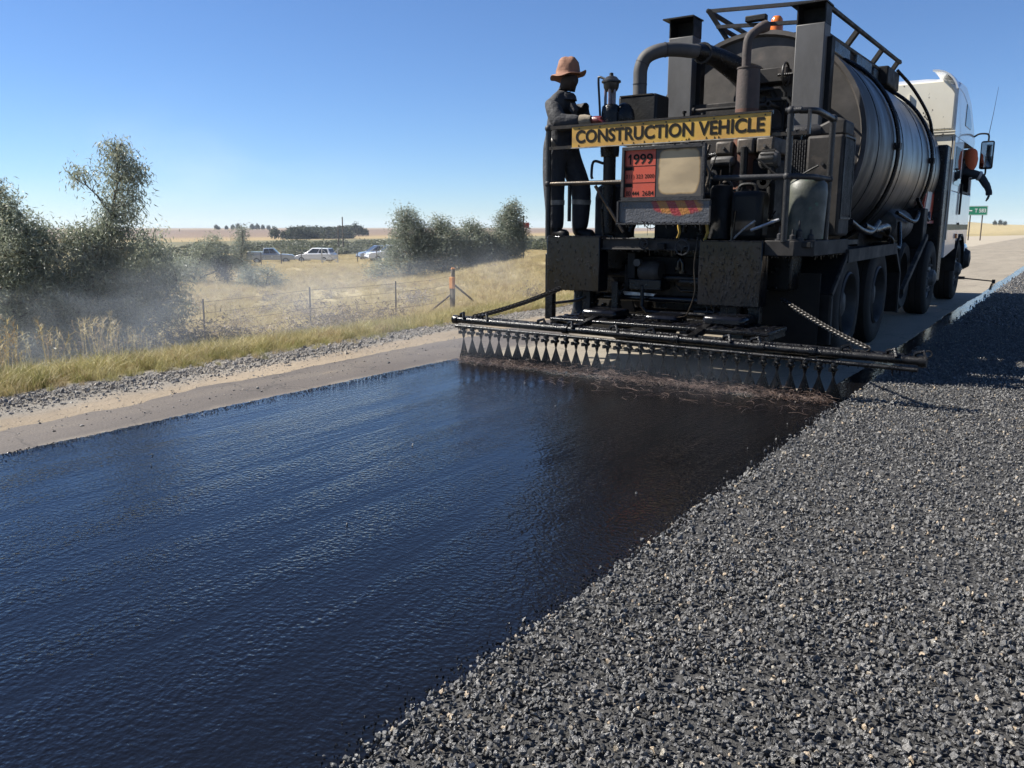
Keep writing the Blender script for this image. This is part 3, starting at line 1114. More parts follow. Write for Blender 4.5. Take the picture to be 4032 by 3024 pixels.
def rim_mesh(name, convex, mat):
    m = MB()
    if convex:      # steering axle: hub standing proud, nuts round it
        m.lathe((0, 0, 0), [(.31, -.10), (.31, .10), (.295, .12), (.27, .10), (.25, .03), (.21, .05), (.17, .13), (.12, .14), (.11, .20), (.07, .225), (0.001, .23)], 'x', 32)
        for k in range(10):
            a = 2 * math.pi * k / 10
            m.cyl((.06, .185 * math.cos(a), .185 * math.sin(a)), (.155, .185 * math.cos(a), .185 * math.sin(a)), .016, 6)
        for k in range(8):
            a = 2 * math.pi * (k + .5) / 8
            m.cyl((.035, .232 * math.cos(a), .232 * math.sin(a)), (.05, .232 * math.cos(a), .232 * math.sin(a)), .018, 8)
    else:           # dual wheel: deep dish
        m.lathe((0, 0, 0), [(.31, -.12), (.31, .13), (.295, .145), (.28, .12), (.27, -.04), (.19, -.08), (.16, -.05), (.15, .06), (.10, .09), (.001, .10)], 'x', 32)
        for k in range(10):
            a = 2 * math.pi * k / 10
            m.cyl((-.08, .215 * math.cos(a), .215 * math.sin(a)), (-.03, .215 * math.cos(a), .215 * math.sin(a)), .014, 6)
    return m.mesh(name, M[mat], angle=35)


T_W, T_N = tyre_mesh('tyre', .31), tyre_mesh('tyre', .27)
RIM_F, RIM_R = rim_mesh('rim', True, 'rim_paint'), rim_mesh('rim', False, 'rim_dark')
for y in (8.35, 9.75, 13.45, 16.45):
    for s in (1, -1):
        xo = CX + s * 1.06
        rot = (0, 0, 0) if s > 0 else (0, 0, math.pi)
        if y > 12:
            w = place('wheel', T_W, B_, (xo, y, .522), rot)
            rm = bpy.data.objects.new('rim', RIM_F)
            COL.objects.link(rm)
            rm.parent = w
        else:
            for q, xx in enumerate((CX + s * 1.07, CX + s * .76)):
                w = place('wheel', T_N, B_, (xx, y, .522), rot)
                if q == 0:
                    rm = bpy.data.objects.new('rim', RIM_R)
                    COL.objects.link(rm)
                    rm.parent = w
# mudguards over the rear bogie: angled steel sheet and its side rail
for s in (1, -1):
    xo, xi = CX + s * 1.215, CX + s * .60
    pro = [(7.62, .22), (7.60, .66), (8.10, 1.0), (10.45, 1.02), (10.85, .72), (10.88, .24)]
    mb = MB()
    for (a, b) in zip(pro[:-1], pro[1:]):
        d = vec((b[0] - a[0], b[1] - a[1]))
        nrm = vec((-d[1], d[0])) / np.linalg.norm(d) * .008
        q = [(a[0] - nrm[0], a[1] - nrm[1]), (b[0] - nrm[0], b[1] - nrm[1]), (b[0] + nrm[0], b[1] + nrm[1]), (a[0] + nrm[0], a[1] + nrm[1])]
        mb.prism(q, 'x', min(xo, xi), max(xo, xi))
    g = mb.build('mudguard', 'dark_steel', B_)
    mb = MB().beam((xo + s * .008, 8.08, .985), (xo + s * .008, 10.47, 1.005), .03, .12)
    for (a, b) in zip(pro[:2] + pro[3:5], pro[1:3] + pro[4:6]):
        mb.beam((xo + s * .006, a[0], a[1]), (xo + s * .006, b[0], b[1]), .022, .05)
    mb.build('guard_rail', 'soot_steel', g)
# spare drum and brackets between the axle groups
m = MB().lathe((TXR - .30, 11.85, .62), [(.001, -.22), (.40, -.22), (.43, -.19), (.43, .19), (.40, .22), (.30, .20), (.28, .12), (.14, .10), (.001, .10)], 'x', 36)
m.build('spare_wheel', 'rubber', B_)
MB().prism([(11.1, .25), (12.5, .25), (12.75, .55), (12.6, 1.35), (11.3, 1.35), (11.1, .9)], 'x', TXR - .56, TXR - .54).build('side_plate', 'soot_steel', B_)
MB().beam((TXR - .02, 12.95, 1.12), (TXR - .02, 11.35, .45), .05, .07).build('brace', 'soot_steel', B_)
MB().lathe((TXR - .33, 12.0, 1.28), [(.001, -.55), (.17, -.53), (.21, -.45), (.21, .45), (.17, .53), (.001, .55)], 'y', 24).build('air_tank', 'engine_grey', B_)
MB().box(TXR - .35, TXR - .03, 12.7, 13.0, .95, 1.5).build('battery_box', 'dark_steel', B_, bevel=.02)
MB().tube(smooth_path([(TXR - .05, 10.2, 1.12), (TXR, 10.0, 1.25), (TXR, 9.3, 1.22), (TXR - .02, 8.9, 1.26)]), .035, 10).build('hose', 'tar_black', B_)
MB().tube(smooth_path([(TXR - .1, 10.05, 1.2), (TXR + .02, 10.2, 1.12), (TXR, 10.25, 1.02), (TXR - .05, 10.0, 1.04)]), .018, 8).build('hose', 'rail_worn', B_)
MB().tube(smooth_path([(TXR - .02, 8.3, 1.3), (TXR, 8.7, 1.22), (TXR + .01, 9.1, 1.2), (TXR, 9.5, 1.3)]), .028, 10).build('hose', 'rail_steel', B_)
for (ya, za, yb_, zb) in ((10.8, 1.1, 11.4, 1.3), (11.2, 1.42, 12.9, 1.5), (12.6, 1.62, 13.7, 1.45)):
    MB().tube(smooth_path([(TXR - .12, ya, za), (TXR - .05, (ya + yb_) / 2, min(za, zb) - .1), (TXR - .12, yb_, zb)]), .025, 8).build('hose', 'tar_black', B_)

# --- tank
TR_, TZ0, TY0, TY1 = 1.13, 2.09, 8.90, 14.05


def cladding_material():
    m, nt, b = new_mat('tank_cladding')
    L = nt.links.new
    tc = N(nt, 'ShaderNodeTexCoord')
    mp = N(nt, 'ShaderNodeMapping')
    mp.inputs['Scale'].default_value = (1.2, 2.2, .8)
    L(tc.outputs['Object'], mp.inputs[0])
    n1 = N(nt, 'ShaderNodeTexNoise', i_Scale=1.6, i_Detail=6.0, i_Roughness=.6)
    L(mp.outputs[0], n1.inputs['Vector'])
    n2 = N(nt, 'ShaderNodeTexNoise', i_Scale=1.1, i_Detail=4.0)
    L(tc.outputs['Object'], n2.inputs['Vector'])
    # soot is thickest at the rear end, thinner towards the cab
    sp_ = N(nt, 'ShaderNodeSeparateXYZ')
    L(tc.outputs['Object'], sp_.inputs[0])
    mr = N(nt, 'ShaderNodeMapRange', interpolation_type='SMOOTHSTEP')
    mr.inputs[1].default_value = -3.3
    mr.inputs[2].default_value = -.8
    mr.inputs[3].default_value = .22
    mr.inputs[4].default_value = -.18
    L(sp_.outputs[1], mr.inputs[0])
    ad = N(nt, 'ShaderNodeMath', operation='ADD')
    L(n1.outputs[0], ad.inputs[0])
    L(mr.outputs[0], ad.inputs[1])
    c = ramp(nt, ad.outputs[0], [(.32, (.10, .102, .107)), (.5, (.04, .038, .036)), (.68, (.013, .0125, .012))])
    r = ramp(nt, ad.outputs[0], [(.32, .32), (.55, .46), (.72, .62)])
    me_ = ramp(nt, ad.outputs[0], [(.35, .8), (.7, .2)])
    L(c.outputs[0], b.inputs['Base Color'])
    L(r.outputs[0], b.inputs['Roughness'])
    L(me_.outputs[0], b.inputs['Metallic'])
    bp = N(nt, 'ShaderNodeBump', i_Strength=.25, i_Distance=.03)
    L(n2.outputs[0], bp.inputs['Height'])
    L(bp.outputs[0], b.inputs['Normal'])
    return m


M['cladding'] = cladding_material()
mb = MB()
cuts = [TY0, 9.55, 10.25, 10.95, 11.65, 12.35, 13.05, 13.6, TY1]
prof = []
for a, b in zip(cuts[:-1], cuts[1:]):
    prof += [(TR_, a + .006), (TR_, b - .006), (TR_ - .006, b)]
mb.lathe((CX, 0, TZ0), prof, 'y', 80)
tank = mb.build('tank', 'cladding', B_, angle=25)
mb = MB().lathe((CX, TY0, TZ0), [(TR_ - .004, .06), (TR_ + .012, .03), (TR_ + .012, -.012), (TR_ - .03, -.012), (TR_ - .05, .03), (.8, .015), (.4, .002), (.001, 0)], 'y', 72)
mb.build('tank_end', 'head_steel', tank, angle=30)
MB().lathe((CX, TY1, TZ0), [(TR_ - .004, -.01), (TR_ - .1, .1), (.6, .22), (.001, .26)], 'y', 48).build('tank_end', 'head_steel', tank)
for y in (9.55, 10.95, 12.35, 13.6):
    MB().torus((CX, y, TZ0), TR_ + .001, .005, 'y', 72, 6).build('seam_band', 'dark_steel', tank)
for y in (10.45, 13.0):
    pts = arc((CX, y, TZ0), TR_ + .035, 72, -58, 26)
    h = MB().tube(pts, .024, 8).build('strap_hose', 'tar_black', tank)
    a = rad(3)
    MB().box(CX + (TR_ + .03) * math.cos(a) - .06, CX + (TR_ + .03) * math.cos(a) + .03, y - .05, y + .07, TZ0 + .02, TZ0 + .09).build('hose_clip', 'dark_steel', tank)
# dents and hatch gear on the end plate
MB().box(-3.02, -2.62, 8.72, 8.90, 2.68, 2.82).build('end_bracket', 'soot_steel', tank, bevel=.01)
mb = MB().torus((-2.62, 8.70, 2.74), .11, .012, 'x', 20, 6)
mb.cyl((-2.70, 8.70, 2.74), (-2.55, 8.70, 2.74), .014, 8)
mb.build('valve_wheel', 'rail_steel', tank)
MB().box(-3.55, -2.85, 8.55, 8.895, 1.3, 2.50).build('burner_cover', 'soot_steel', tank, bevel=.01)
for (p, q) in (((-2.62, 8.86, 2.55), (-2.62, 8.86, 2.2)), ((-2.40, 8.86, 2.52), (-2.62, 8.86, 2.2))):
    MB().cyl(p, q, .012, 6).build('rod', 'dark_steel', tank)
MB().tube(smooth_path([(-2.92, 8.84, 2.62), (-2.82, 8.80, 2.64), (-2.66, 8.80, 2.40), (-2.50, 8.82, 2.12), (-2.35, 8.84, 1.8)]), .028, 10).build('hose', 'dark_steel', tank)

# --- square flues in front of the end plate, with open hoods
for x0, zt in ((-3.80, 3.37), (-2.49, 3.335)):
    x1 = x0 + .27
    d = MB().box(x0, x1, 8.50, 8.72, 1.25, zt - .19).build('flue_duct', 'duct_steel', B_, bevel=.008)
    mb = MB()
    mb.box(x0 - .055, x1 + .012, 8.455, 8.735, zt - .014, zt)
    mb.box(x0, x0 + .012, 8.51, 8.72, zt - .19, zt - .014)
    mb.box(x1 - .012, x1, 8.51, 8.72, zt - .19, zt - .014)
    mb.box(x0 + .012, x1 - .012, 8.70, 8.72, zt - .19, zt - .014)
    mb.build('flue_hood', 'dark_steel', d)
    MB().box(x1, x1 + .045, 8.62, 8.74, 1.3, zt - .3).build('flue_web', 'dark_steel', d)
# --- walkway rails on top of the tank
tp = CX
w = MB().box(tp - .33, tp + .33, 9.2, 13.3, 3.20, 3.235).build('walkway', 'dark_steel', B_)
for y in (9.12, 10.6, 12.0, 13.1):
    for s in (-1, 1):
        MB().beam((tp + s * .36, y + .05, 3.16), (tp + s * .62, y, 3.55 if s < 0 else 3.46 + .02 * (y - 9.1)), .06, .05).build('stanchion', 'dark_steel', w)
for k, (y, l, h) in enumerate(((9.9, .8, .12), (11.0, .9, .16), (12.0, .7, .13))):
    MB().box(tp + .30, tp + .52, y, y + l, 3.12, 3.12 + h + .05).build('hose_rack', 'tar_black', w, bevel=.03)
for z in (3.545, 3.37):
    MB().beam((tp - .62 + (3.545 - z) * .7, 9.12, z), (tp + .62 - (3.545 - z) * .7, 9.12, z - .07), .04, .035).build('walkway_bar', 'frame_grey', w)
    for s in (-1, 1):
        xx = tp + s * (.62 - (3.545 - z) * .7)
        MB().cyl((xx, 9.1, z - (.10 if s > 0 else 0)), (xx, 13.15, z - .04), .026, 8).build('walkway_bar', 'dark_steel', w)
m = MB().lathe((tp, 11.2, 3.235), [(.30, 0), (.30, .12), (.34, .125), (.34, .16), (.1, .2), (.001, .2)], 'z', 28)
m.build('manhole', 'dark_steel', tank)
MB().box(tp + .35, tp + .62, 12.4, 13.2, 3.12, 3.36).build('hatch_box', 'dark_steel', tank, bevel=.02)
MB().tube(smooth_path([(tp + .60, 13.1, 3.40), (tp + .80, 13.3, 3.15), (tp + .98, 13.6, 2.8), (tp + 1.02, 13.9, 2.5)]), .022, 8).build('hose', 'tar_black', tank)
b = MB().lathe((-3.07, 9.75, 3.25), [(.001, .30), (.04, .295), (.062, .265), (.07, .21), (.07, .06), (.08, .055), (.08, 0)], 'z', 20).build('beacon', 'amber', B_)
MB().cyl((-3.07, 9.75, 3.12), (-3.07, 9.75, 3.26), .085, 16).build('beacon_base', 'dark_steel', b)
MB().box(-3.18, -2.96, 9.02, 9.10, 3.36, 3.42).build('work_lamp', 'dark_steel', B_, bevel=.01)

# --- rear platform
mb = MB().box(TXL - .02, TXR, 6.90, 8.62, 1.085, 1.13)
deck = mb.build('platform', 'dark_steel', B_, bevel=.005)
MB().prism([(TXL - .05, 6.84), (-3.68, 6.84), (-3.68, 6.90), (TXL - .05, 6.90)], 'z', .99, 1.155).build('edge_beam', 'tar_black', deck, bevel=.006)
mb = MB().prism([(-2.16, 6.86), (-1.92, 6.86), (-1.79, 6.97), (-1.79, 8.15), (-1.83, 8.15), (-1.83, 7.0), (-1.95, 6.90), (-2.16, 6.90)], 'z', 1.015, 1.14)
mb.build('edge_beam', 'soot_steel', deck, bevel=.006)
mb = MB().box(-3.66, -2.71, 6.86, 6.90, 1.045, 1.15)
mb.box(-3.66, -2.71, 6.835, 6.86, 1.045, 1.06)
mb.box(-3.66, -2.71, 6.84, 6.86, 1.138, 1.15)
mb.build('channel', 'soot_steel', deck, bevel=.003)
for (x, z, R) in ((-3.22, 1.105, .042), (-2.85, 1.075, .062)):
    mb = MB().torus((x, 6.80, z), R, .0075, 'y', 24, 6)
    mb.cyl((x, 6.80, z), (x, 6.86, z), .012, 8)
    for a in (20, 140, 260):
        mb.beam((x, 6.80, z), (x + R * math.cos(rad(a)), 6.80, z + R * math.sin(rad(a))), .010, .007)
    mb.build('hand_wheel', 'frame_grey', deck)
MB().box(-3.09, -3.02, 6.80, 6.86, 1.05, 1.11).build('lock', 'dark_steel', deck, bevel=.008)
# tar-coated boxes either side
dr_ = np.random.default_rng(77)
for (x0, x1, z0, z1, nb) in ((-4.22, -3.655, .66, 1.165, 90), (-2.70, -2.155, .59, 1.135, 240)):
    bx_ = MB().box(x0, x1, 6.80, 6.98, z0, z1).build('splash_box', 'tar_drip', B_, bevel=.008)
    mb = MB()
    for k in range(nb):
        r_ = dr_.uniform(.0025, .0065)
        mb.ball((dr_.uniform(x0 + .01, x1 - .01), 6.799, z0 + .01 + (z1 - z0 - .05) * dr_.beta(1.2, 1.2)), r_, 7, 5, (1.0, .8, dr_.uniform(1, 3.0)))
    for k in range(60):
        r_ = dr_.uniform(.005, .010)
        mb.ball((dr_.uniform(x0, x1), 6.803, z1 - .002), r_, 7, 5, (1.4, 1, .8))
    tag(mb.build('tar_blobs', 'tar_drip', bx_), kind='stuff')
mb = MB().box(-4.27, -4.185, 6.85, 6.92, .37, 1.0)
mb.build('corner_leg', 'tar_black', B_, bevel=.006)
MB().tube(smooth_path([(-4.2, 6.88, .52), (-3.95, 6.9, .56), (-3.85, 6.9, .60)]), .014, 8).build('rod', 'tar_black', B_)
mb = MB().box(-3.88, -3.80, 6.90, 6.97, .42, .66)
mb.box(-2.46, -2.38, 6.90, 6.97, .39, .60)
mb.beam((-3.88, 6.93, .435), (-2.38, 6.93, .405), .07, .075)
mb.prism([(-2.47, .60), (-2.47, .47), (-2.62, .44)], 'y', 6.92, 6.95)
mb.build('underrun_bar', 'tar_black', B_, bevel=.006)
MB().box(-2.29, -2.19, 6.92, 7.0, .29, .66).build('corner_leg', 'tar_black', B_, bevel=.006)
MB().box(-4.12, -3.94, 7.15, 7.3, .3, 1.05).build('pump_leg', 'tar_black', B_, bevel=.02)
MB().lathe((-4.0, 7.1, .34), [(.001, 0), (.10, 0), (.11, .06), (.09, .12), (.07, .36), (.10, .40), (.10, .46), (.001, .46)], 'z', 16).build('lift_ram', 'tar_black', B_)

# railing
railing = MB().cyl((-4.255, 6.87, 1.13), (-4.255, 6.87, 2.16), .026, 10).build('railing', 'rail_steel', B_)
for x, y, z0, z1 in ((-2.01, 6.87, 1.13, 2.15), (TXR - .03, 7.45, 1.13, 2.14)):
    MB().cyl((x, y, z0), (x, y, z1), .026, 10).build('railing_post', 'rail_steel', railing)
top = [(-4.255, 6.87, 2.16), (-3.0, 6.87, 2.155), (-2.05, 6.87, 2.15), (-1.93, 6.87, 2.15)] + arc((-1.96, 7.0, 2.145), .13, -80, 0, 6, 'xy') + [(TXR - .03, 7.2, 2.14), (TXR - .03, 7.5, 2.13)]
MB().beam((-4.27, 6.865, 2.155), (-2.15, 6.865, 2.15), .03, .03).build('top_rail', 'rail_worn', railing)
MB().tube(top[2:], .026, 10).build('top_rail', 'rail_steel', railing)
MB().beam((-4.27, 6.865, 1.972), (-1.87, 6.865, 1.975), .03, .028).build('lower_rail', 'rail_worn', railing)
MB().beam((-1.865, 6.87, 1.965), (-1.865, 6.87, 2.15), .035, .02).build('rail_link', 'rail_steel', railing)
MB().cyl((-4.27, 6.87, 1.648), (-3.41, 6.87, 1.645), .021, 10).build('mid_rail', 'rail_worn', railing)
MB().tube([(-2.62, 6.87, 1.65), (-2.02, 6.87, 1.645), (-1.93, 6.9, 1.645), (-1.84, 7.05, 1.645), (TXR - .03, 7.45, 1.645)], .024, 10).build('mid_rail', 'frame_grey', railing)
for p in ((-4.255, 6.87, 1.648), (-2.01, 6.87, 1.645), (TXR - .03, 7.45, 1.645), (-4.255, 6.87, 2.155), (-2.01, 6.87, 2.15), (TXR - .03, 7.45, 2.135)):
    MB().ball(p, .036, 10, 8).build('rail_joint', 'frame_grey', railing)
MB().cyl((-4.02, 6.87, 1.3), (-4.02, 6.87, 1.63), .018, 8).build('rail_strut', 'tar_black', railing)
MB().cyl((-3.72, 7.0, 1.17), (-3.72, 6.95, 1.42), .012, 8).build('rail_strut', 'tar_black', railing)
MB().cyl((-3.78, 6.93, 1.62), (-3.48, 6.93, 1.20), .017, 8).build('rail_strut', 'rail_worn', railing)

# sign board with its words
sb_ = MB().box(-3.975, -2.155, 6.825, 6.845, 1.965, 2.145).build('sign_board', 'sign_yellow', B_)
MB().box(-3.98, -2.15, 6.815, 6.85, 2.146, 2.152).build('sign_edge', 'rail_steel', sb_)
MB().box(-3.98, -2.15, 6.815, 6.85, 1.955, 1.963).build('sign_edge', 'white_edge', sb_)
place('lettering', text_mesh('CONSTRUCTION VEHICLE', 1.735, .116, 'sign_black', .03), sb_, (-3.935, 6.8225, 1.998))

# hazard placard in its steel frame
fr = MB()
for (x0, x1, z0, z1) in ((-3.43, -2.665, 1.905, 1.935), (-3.43, -2.665, 1.475, 1.505), (-3.43, -3.405, 1.505, 1.905), (-2.69, -2.665, 1.505, 1.905)):
    fr.box(x0, x1, 6.76, 6.80, z0, z1)
frame = fr.build('placard_frame', 'frame_grey', B_, bevel=.004)
MB().box(-3.405, -3.115, 6.785, 6.80, 1.505, 1.905).build('placard', 'placard_red', frame)


def stained(name, base, stain, cx, cz, rx, rz, edge):
    m, nt, b = new_mat(name)
    L = nt.links.new
    tc = N(nt, 'ShaderNodeTexCoord')
    s = N(nt, 'ShaderNodeSeparateXYZ')
    L(tc.outputs['Object'], s.inputs[0])
    nz = N(nt, 'ShaderNodeTexNoise', i_Scale=9.0, i_Detail=5.0)
    L(tc.outputs['Object'], nz.inputs['Vector'])

    def m2(op, a, b_):
        n = N(nt, 'ShaderNodeMath', operation=op)
        for i, q in enumerate((a, b_)):
            if isinstance(q, (int, float)):
                n.inputs[i].default_value = q
            else:
                L(q, n.inputs[i])
        return n.outputs[0]
    dx = m2('POWER', m2('ABSOLUTE', m2('DIVIDE', m2('SUBTRACT', s.outputs[0], cx), rx), 0), 6.0)
    dz = m2('POWER', m2('ABSOLUTE', m2('DIVIDE', m2('SUBTRACT', s.outputs[2], cz), rz), 0), 6.0)
    d = m2('ADD', m2('ADD', dx, dz), m2('MULTIPLY', m2('SUBTRACT', nz.outputs[0], .5), .9))
    r = ramp(nt, d, [(edge, base[0]), (edge + .12, base[1]), (min(edge + .5, 1), stain)])
    n2 = N(nt, 'ShaderNodeTexNoise', i_Scale=3.0, i_Detail=4.0)
    mp = N(nt, 'ShaderNodeMapping')
    mp.inputs['Scale'].default_value = (1, 1, 2.2)
    L(tc.outputs['Object'], mp.inputs[0])
    L(mp.outputs[0], n2.inputs['Vector'])
    v = ramp(nt, n2.outputs[0], [(.38, 1.0), (.66, .68)])
    mu = N(nt, 'ShaderNodeMix', data_type='RGBA', blend_type='MULTIPLY')
    mu.inputs[0].default_value = 1
    L(r.outputs[0], mu.inputs[6])
    L(v.outputs[0], mu.inputs[7])
    L(mu.outputs[2], b.inputs['Base Color'])
    b.inputs['Roughness'].default_value = .5
    return m


M['placard_cream'] = stained('placard_cream', ((.56, .43, .25), (.48, .33, .15)), (.07, .06, .05), .10, 1.712, .19, .19, .55)
MB().box(-3.115, -2.69, 6.785, 6.80, 1.505, 1.905).build('placard', M['placard_cream'], frame)
bl = (-3.1165, -3.1135)
MB().box(bl[0], bl[1], 6.7825, 6.786, 1.507, 1.903).build('placard_line', 'sign_black', frame)
for z in (1.770, 1.628):
    MB().box(-3.403, -3.117, 6.783, 6.786, z, z + .003).build('placard_line', 'sign_black', frame)
MB().box(-3.403, -3.325, 6.783, 6.7855, 1.735, 1.766).build('placard_line', 'sign_black', frame)
MB().box(-3.403, -3.333, 6.783, 6.7855, 1.592, 1.624).build('placard_line', 'sign_black', frame)
place('lettering', MB().prism([(0, 0), (.014, 0), (.014, .088), (.003, .088), (-.016, .066), (-.016, .052), (0, .063)], 'y', 0, .001).mesh('digit', M['sign_black']), frame, (-3.362, 6.7832, 1.785))
for (s_, x, z, w_, h_, bo) in (('999', -3.328, 1.785, .185, .088, .018), ('011) 323 2000', -3.398, 1.655, .272, .045, .008), ('80 444', -3.392, 1.517, .125, .042, .008), ('2684', -3.237, 1.517, .11, .042, .008)):
    place('lettering', text_mesh(s_, w_, h_, 'sign_black', bo), frame, (x, 6.7832, z))


def chevron_material():
    m, nt, b = new_mat('smeared_chevron')
    L = nt.links.new
    tc = N(nt, 'ShaderNodeTexCoord')
    s = N(nt, 'ShaderNodeSeparateXYZ')
    L(tc.outputs['Object'], s.inputs[0])
    ad = N(nt, 'ShaderNodeMath', operation='MULTIPLY_ADD', i_1=.55)
    L(s.outputs[2], ad.inputs[0])
    L(s.outputs[0], ad.inputs[2])
    w = N(nt, 'ShaderNodeMath', operation='PINGPONG', i_1=.085)
    L(ad.outputs[0], w.inputs[0])
    st = ramp(nt, w.outputs[0], [(.040, (.30, .03, .03)), (.044, (.42, .17, .03))])
    nz = N(nt, 'ShaderNodeTexNoise', i_Scale=7.0, i_Detail=5.0)
    L(tc.outputs['Object'], nz.inputs['Vector'])
    # where the tar film has been wiped off: a patch right of centre, along the top
    v1 = N(nt, 'ShaderNodeVectorMath', operation='SUBTRACT')
    v1.inputs[1].default_value = (.10, -5.26, 1.44)
    L(tc.outputs['Object'], v1.inputs[0])
    v2 = N(nt, 'ShaderNodeVectorMath', operation='MULTIPLY')
    v2.inputs[1].default_value = (4.4, 0, 11.0)
    L(v1.outputs[0], v2.inputs[0])
    ln = N(nt, 'ShaderNodeVectorMath', operation='LENGTH')
    L(v2.outputs[0], ln.inputs[0])
    a2 = N(nt, 'ShaderNodeMath', operation='MULTIPLY_ADD', i_1=1.1)
    L(nz.outputs[0], a2.inputs[0])
    L(ln.outputs['Value'], a2.inputs[2])
    mk = ramp(nt, a2.outputs[0], [(.0, 0.0), (.9, 0.0), (1.0, 1.0)])
    mk.color_ramp.elements[1].position = .88
    dv = N(nt, 'ShaderNodeMath', operation='DIVIDE', i_1=1.65)
    L(a2.outputs[0], dv.inputs[0])
    L(dv.outputs[0], mk.inputs[0])
    tarc = ramp(nt, nz.outputs[0], [(.35, (.06, .062, .068)), (.7, (.12, .12, .128))])
    mx = N(nt, 'ShaderNodeMix', data_type='RGBA')
    L(mk.outputs[0], mx.inputs[0])
    L(st.outputs[0], mx.inputs[6])
    L(tarc.outputs[0], mx.inputs[7])
    L(mx.outputs[2], b.inputs['Base Color'])
    b.inputs['Roughness'].default_value = .38
    bp = N(nt, 'ShaderNodeBump', i_Strength=.5, i_Distance=.01)
    n4 = N(nt, 'ShaderNodeTexNoise', i_Scale=60.0, i_Detail=3.0)
    L(tc.outputs['Object'], n4.inputs['Vector'])
    L(n4.outputs[0], bp.inputs['Height'])
    L(bp.outputs[0], b.inputs['Normal'])
    return m


M['chevron'] = chevron_material()
ch = MB().box(-3.44, -2.605, 6.755, 6.765, 1.285, 1.470).build('chevron_board', M['chevron'], B_)
mb = MB()
for (x0, x1, y0, z0, z1) in ((-3.455, -3.44, 6.735, 1.27, 1.478), (-2.605, -2.592, 6.75, 1.27, 1.478), (-3.455, -2.592, 6.72, 1.268, 1.284), (-3.455, -2.592, 6.735, 1.470, 1.478)):
    mb.box(x0, x1, y0, 6.77, z0, z1)
mb.build('chevron_tray', 'frame_grey', ch)
for x in (-2.98, -2.72):
    MB().tube([(x, 7.0, 1.28), (x + .015, 7.0, 1.2), (x - .02, 7.02, 1.13)], .014, 8).build('yellow_strap', 'yellow_paint', B_)

# --- pipes, boxes and engine behind the railing
fb = MB().box(-3.82, -3.42, 7.42, 7.72, 2.02, 2.475)
fb.build('filter_box', 'can_black', B_, bevel=.025)
MB().box(-3.80, -3.46, 7.415, 7.425, 2.462, 2.474).build('box_seam', 'rail_worn', B_)
pipe = smooth_path([(-3.68, 7.6, 2.45), (-3.68, 7.6, 2.62), (-3.675, 7.6, 2.74), (-3.63, 7.62, 2.84), (-3.53, 7.68, 2.895), (-3.42, 7.8, 2.915), (-3.28, 8.05, 2.92)], 5)
bp_ = MB().tube(pipe, .066, 18).build('overflow_pipe', 'duct_steel', B_)
for k, R in ((4, .069), (12, .069), (22, .070)):
    p, q = vec(pipe[k]), vec(pipe[k + 1])
    MB().cyl(p, p + (q - p) * .25, R, 18).build('pipe_weld', 'frame_grey', bp_)
pip2 = smooth_path([(-3.30, 8.02, 2.92), (-3.2, 8.25, 2.90), (-3.1, 8.5, 2.83), (-3.02, 8.86, 2.74)], 5)
MB().tube(pip2, [.075, .08, .085, .088, .09, .092, .095, .10, .105, .11, .115, .12, .12, .13, .15, .16], 18).build('manifold', 'tar_black', B_)
MB().torus((-3.26, 8.1, 2.915), .088, .014, 'y', 18, 6).build('pipe_clamp', 'frame_grey', bp_)
st_ = MB().lathe((-2.66, 7.72, 1.55), [(.001, 0), (.105, 0), (.105, .75)], 'z', 24).build('exhaust_stack', 'rust', B_)
MB().lathe((-2.66, 7.72, 2.30), [(.105, 0), (.103, .20), (.100, .345), (.106, .35), (.106, .362), (.04, .362)], 'z', 24).build('stack_collar', 'rust_grey', st_)
MB().tube(smooth_path([(-2.69, 7.73, 2.65), (-2.69, 7.73, 2.84), (-2.68, 7.75, 2.93), (-2.63, 7.82, 3.0), (-2.58, 7.9, 3.04)], 5), [.04] * 15 + [.042, .045, .05, .052, .052, .052], 14).build('exhaust_pipe', 'rust_grey', st_)
# sight glass assembly
sg = MB().lathe((-3.78, 7.2, 1.9), [(.001, 0), (.085, 0), (.09, .05), (.086, .40), (.08, .45), (.06, .47), (.001, .47)], 'z', 20).build('sight_glass', 'tar_black', B_)
for dx, dy in ((-.047, -.02), (.047, -.02), (-.01, .045), (.012, -.05)):
    MB().cyl((-3.78 + dx, 7.2 + dy, 2.36), (-3.78 + dx, 7.2 + dy, 2.50), .0135, 10).build('glass_rod', 'glass_tube', sg)
MB().lathe((-3.78, 7.2, 2.49), [(.001, 0), (.055, 0), (.07, .03), (.075, .07), (.09, .075), (.09, .09), (.07, .10), (.05, .125), (.02, .135), (.018, .16), (.001, .165)], 'z', 20).build('cap', 'rail_steel', sg)
MB().tube(smooth_path([(-3.84, 7.2, 2.60), (-3.90, 7.2, 2.625), (-3.915, 7.2, 2.60), (-3.90, 7.2, 2.4), (-3.885, 7.2, 2.2)]), .011, 8).build('feed_pipe', 'rail_steel', sg)
MB().cyl((-3.78, 7.2, 1.20), (-3.78, 7.2, 1.92), .06, 14).build('riser', 'tar_black', sg)
MB().tube(smooth_path([(-3.84, 7.2, 1.84), (-3.94, 7.18, 1.86), (-3.95, 7.16, 1.74), (-3.94, 7.16, 1.70)]), .013, 8).build('lever', 'rail_steel', sg)
MB().ball((-3.68, 7.28, 2.25), .10, 16, 12, (1, 1, 1.4)).build('blower_case', 'tar_black', B_)
cyl = MB().lathe((-3.84, 7.45, 1.13), [(.001, .56), (.10, .55), (.17, .50), (.195, .40), (.195, .02), (.001, 0)], 'z', 22).build('gas_cylinder', 'soot_steel', B_)
MB().box(-4.15, -3.75, 7.25, 7.6, 1.13, 1.18).build('tread_plate', 'tar_black', B_, bevel=.01)
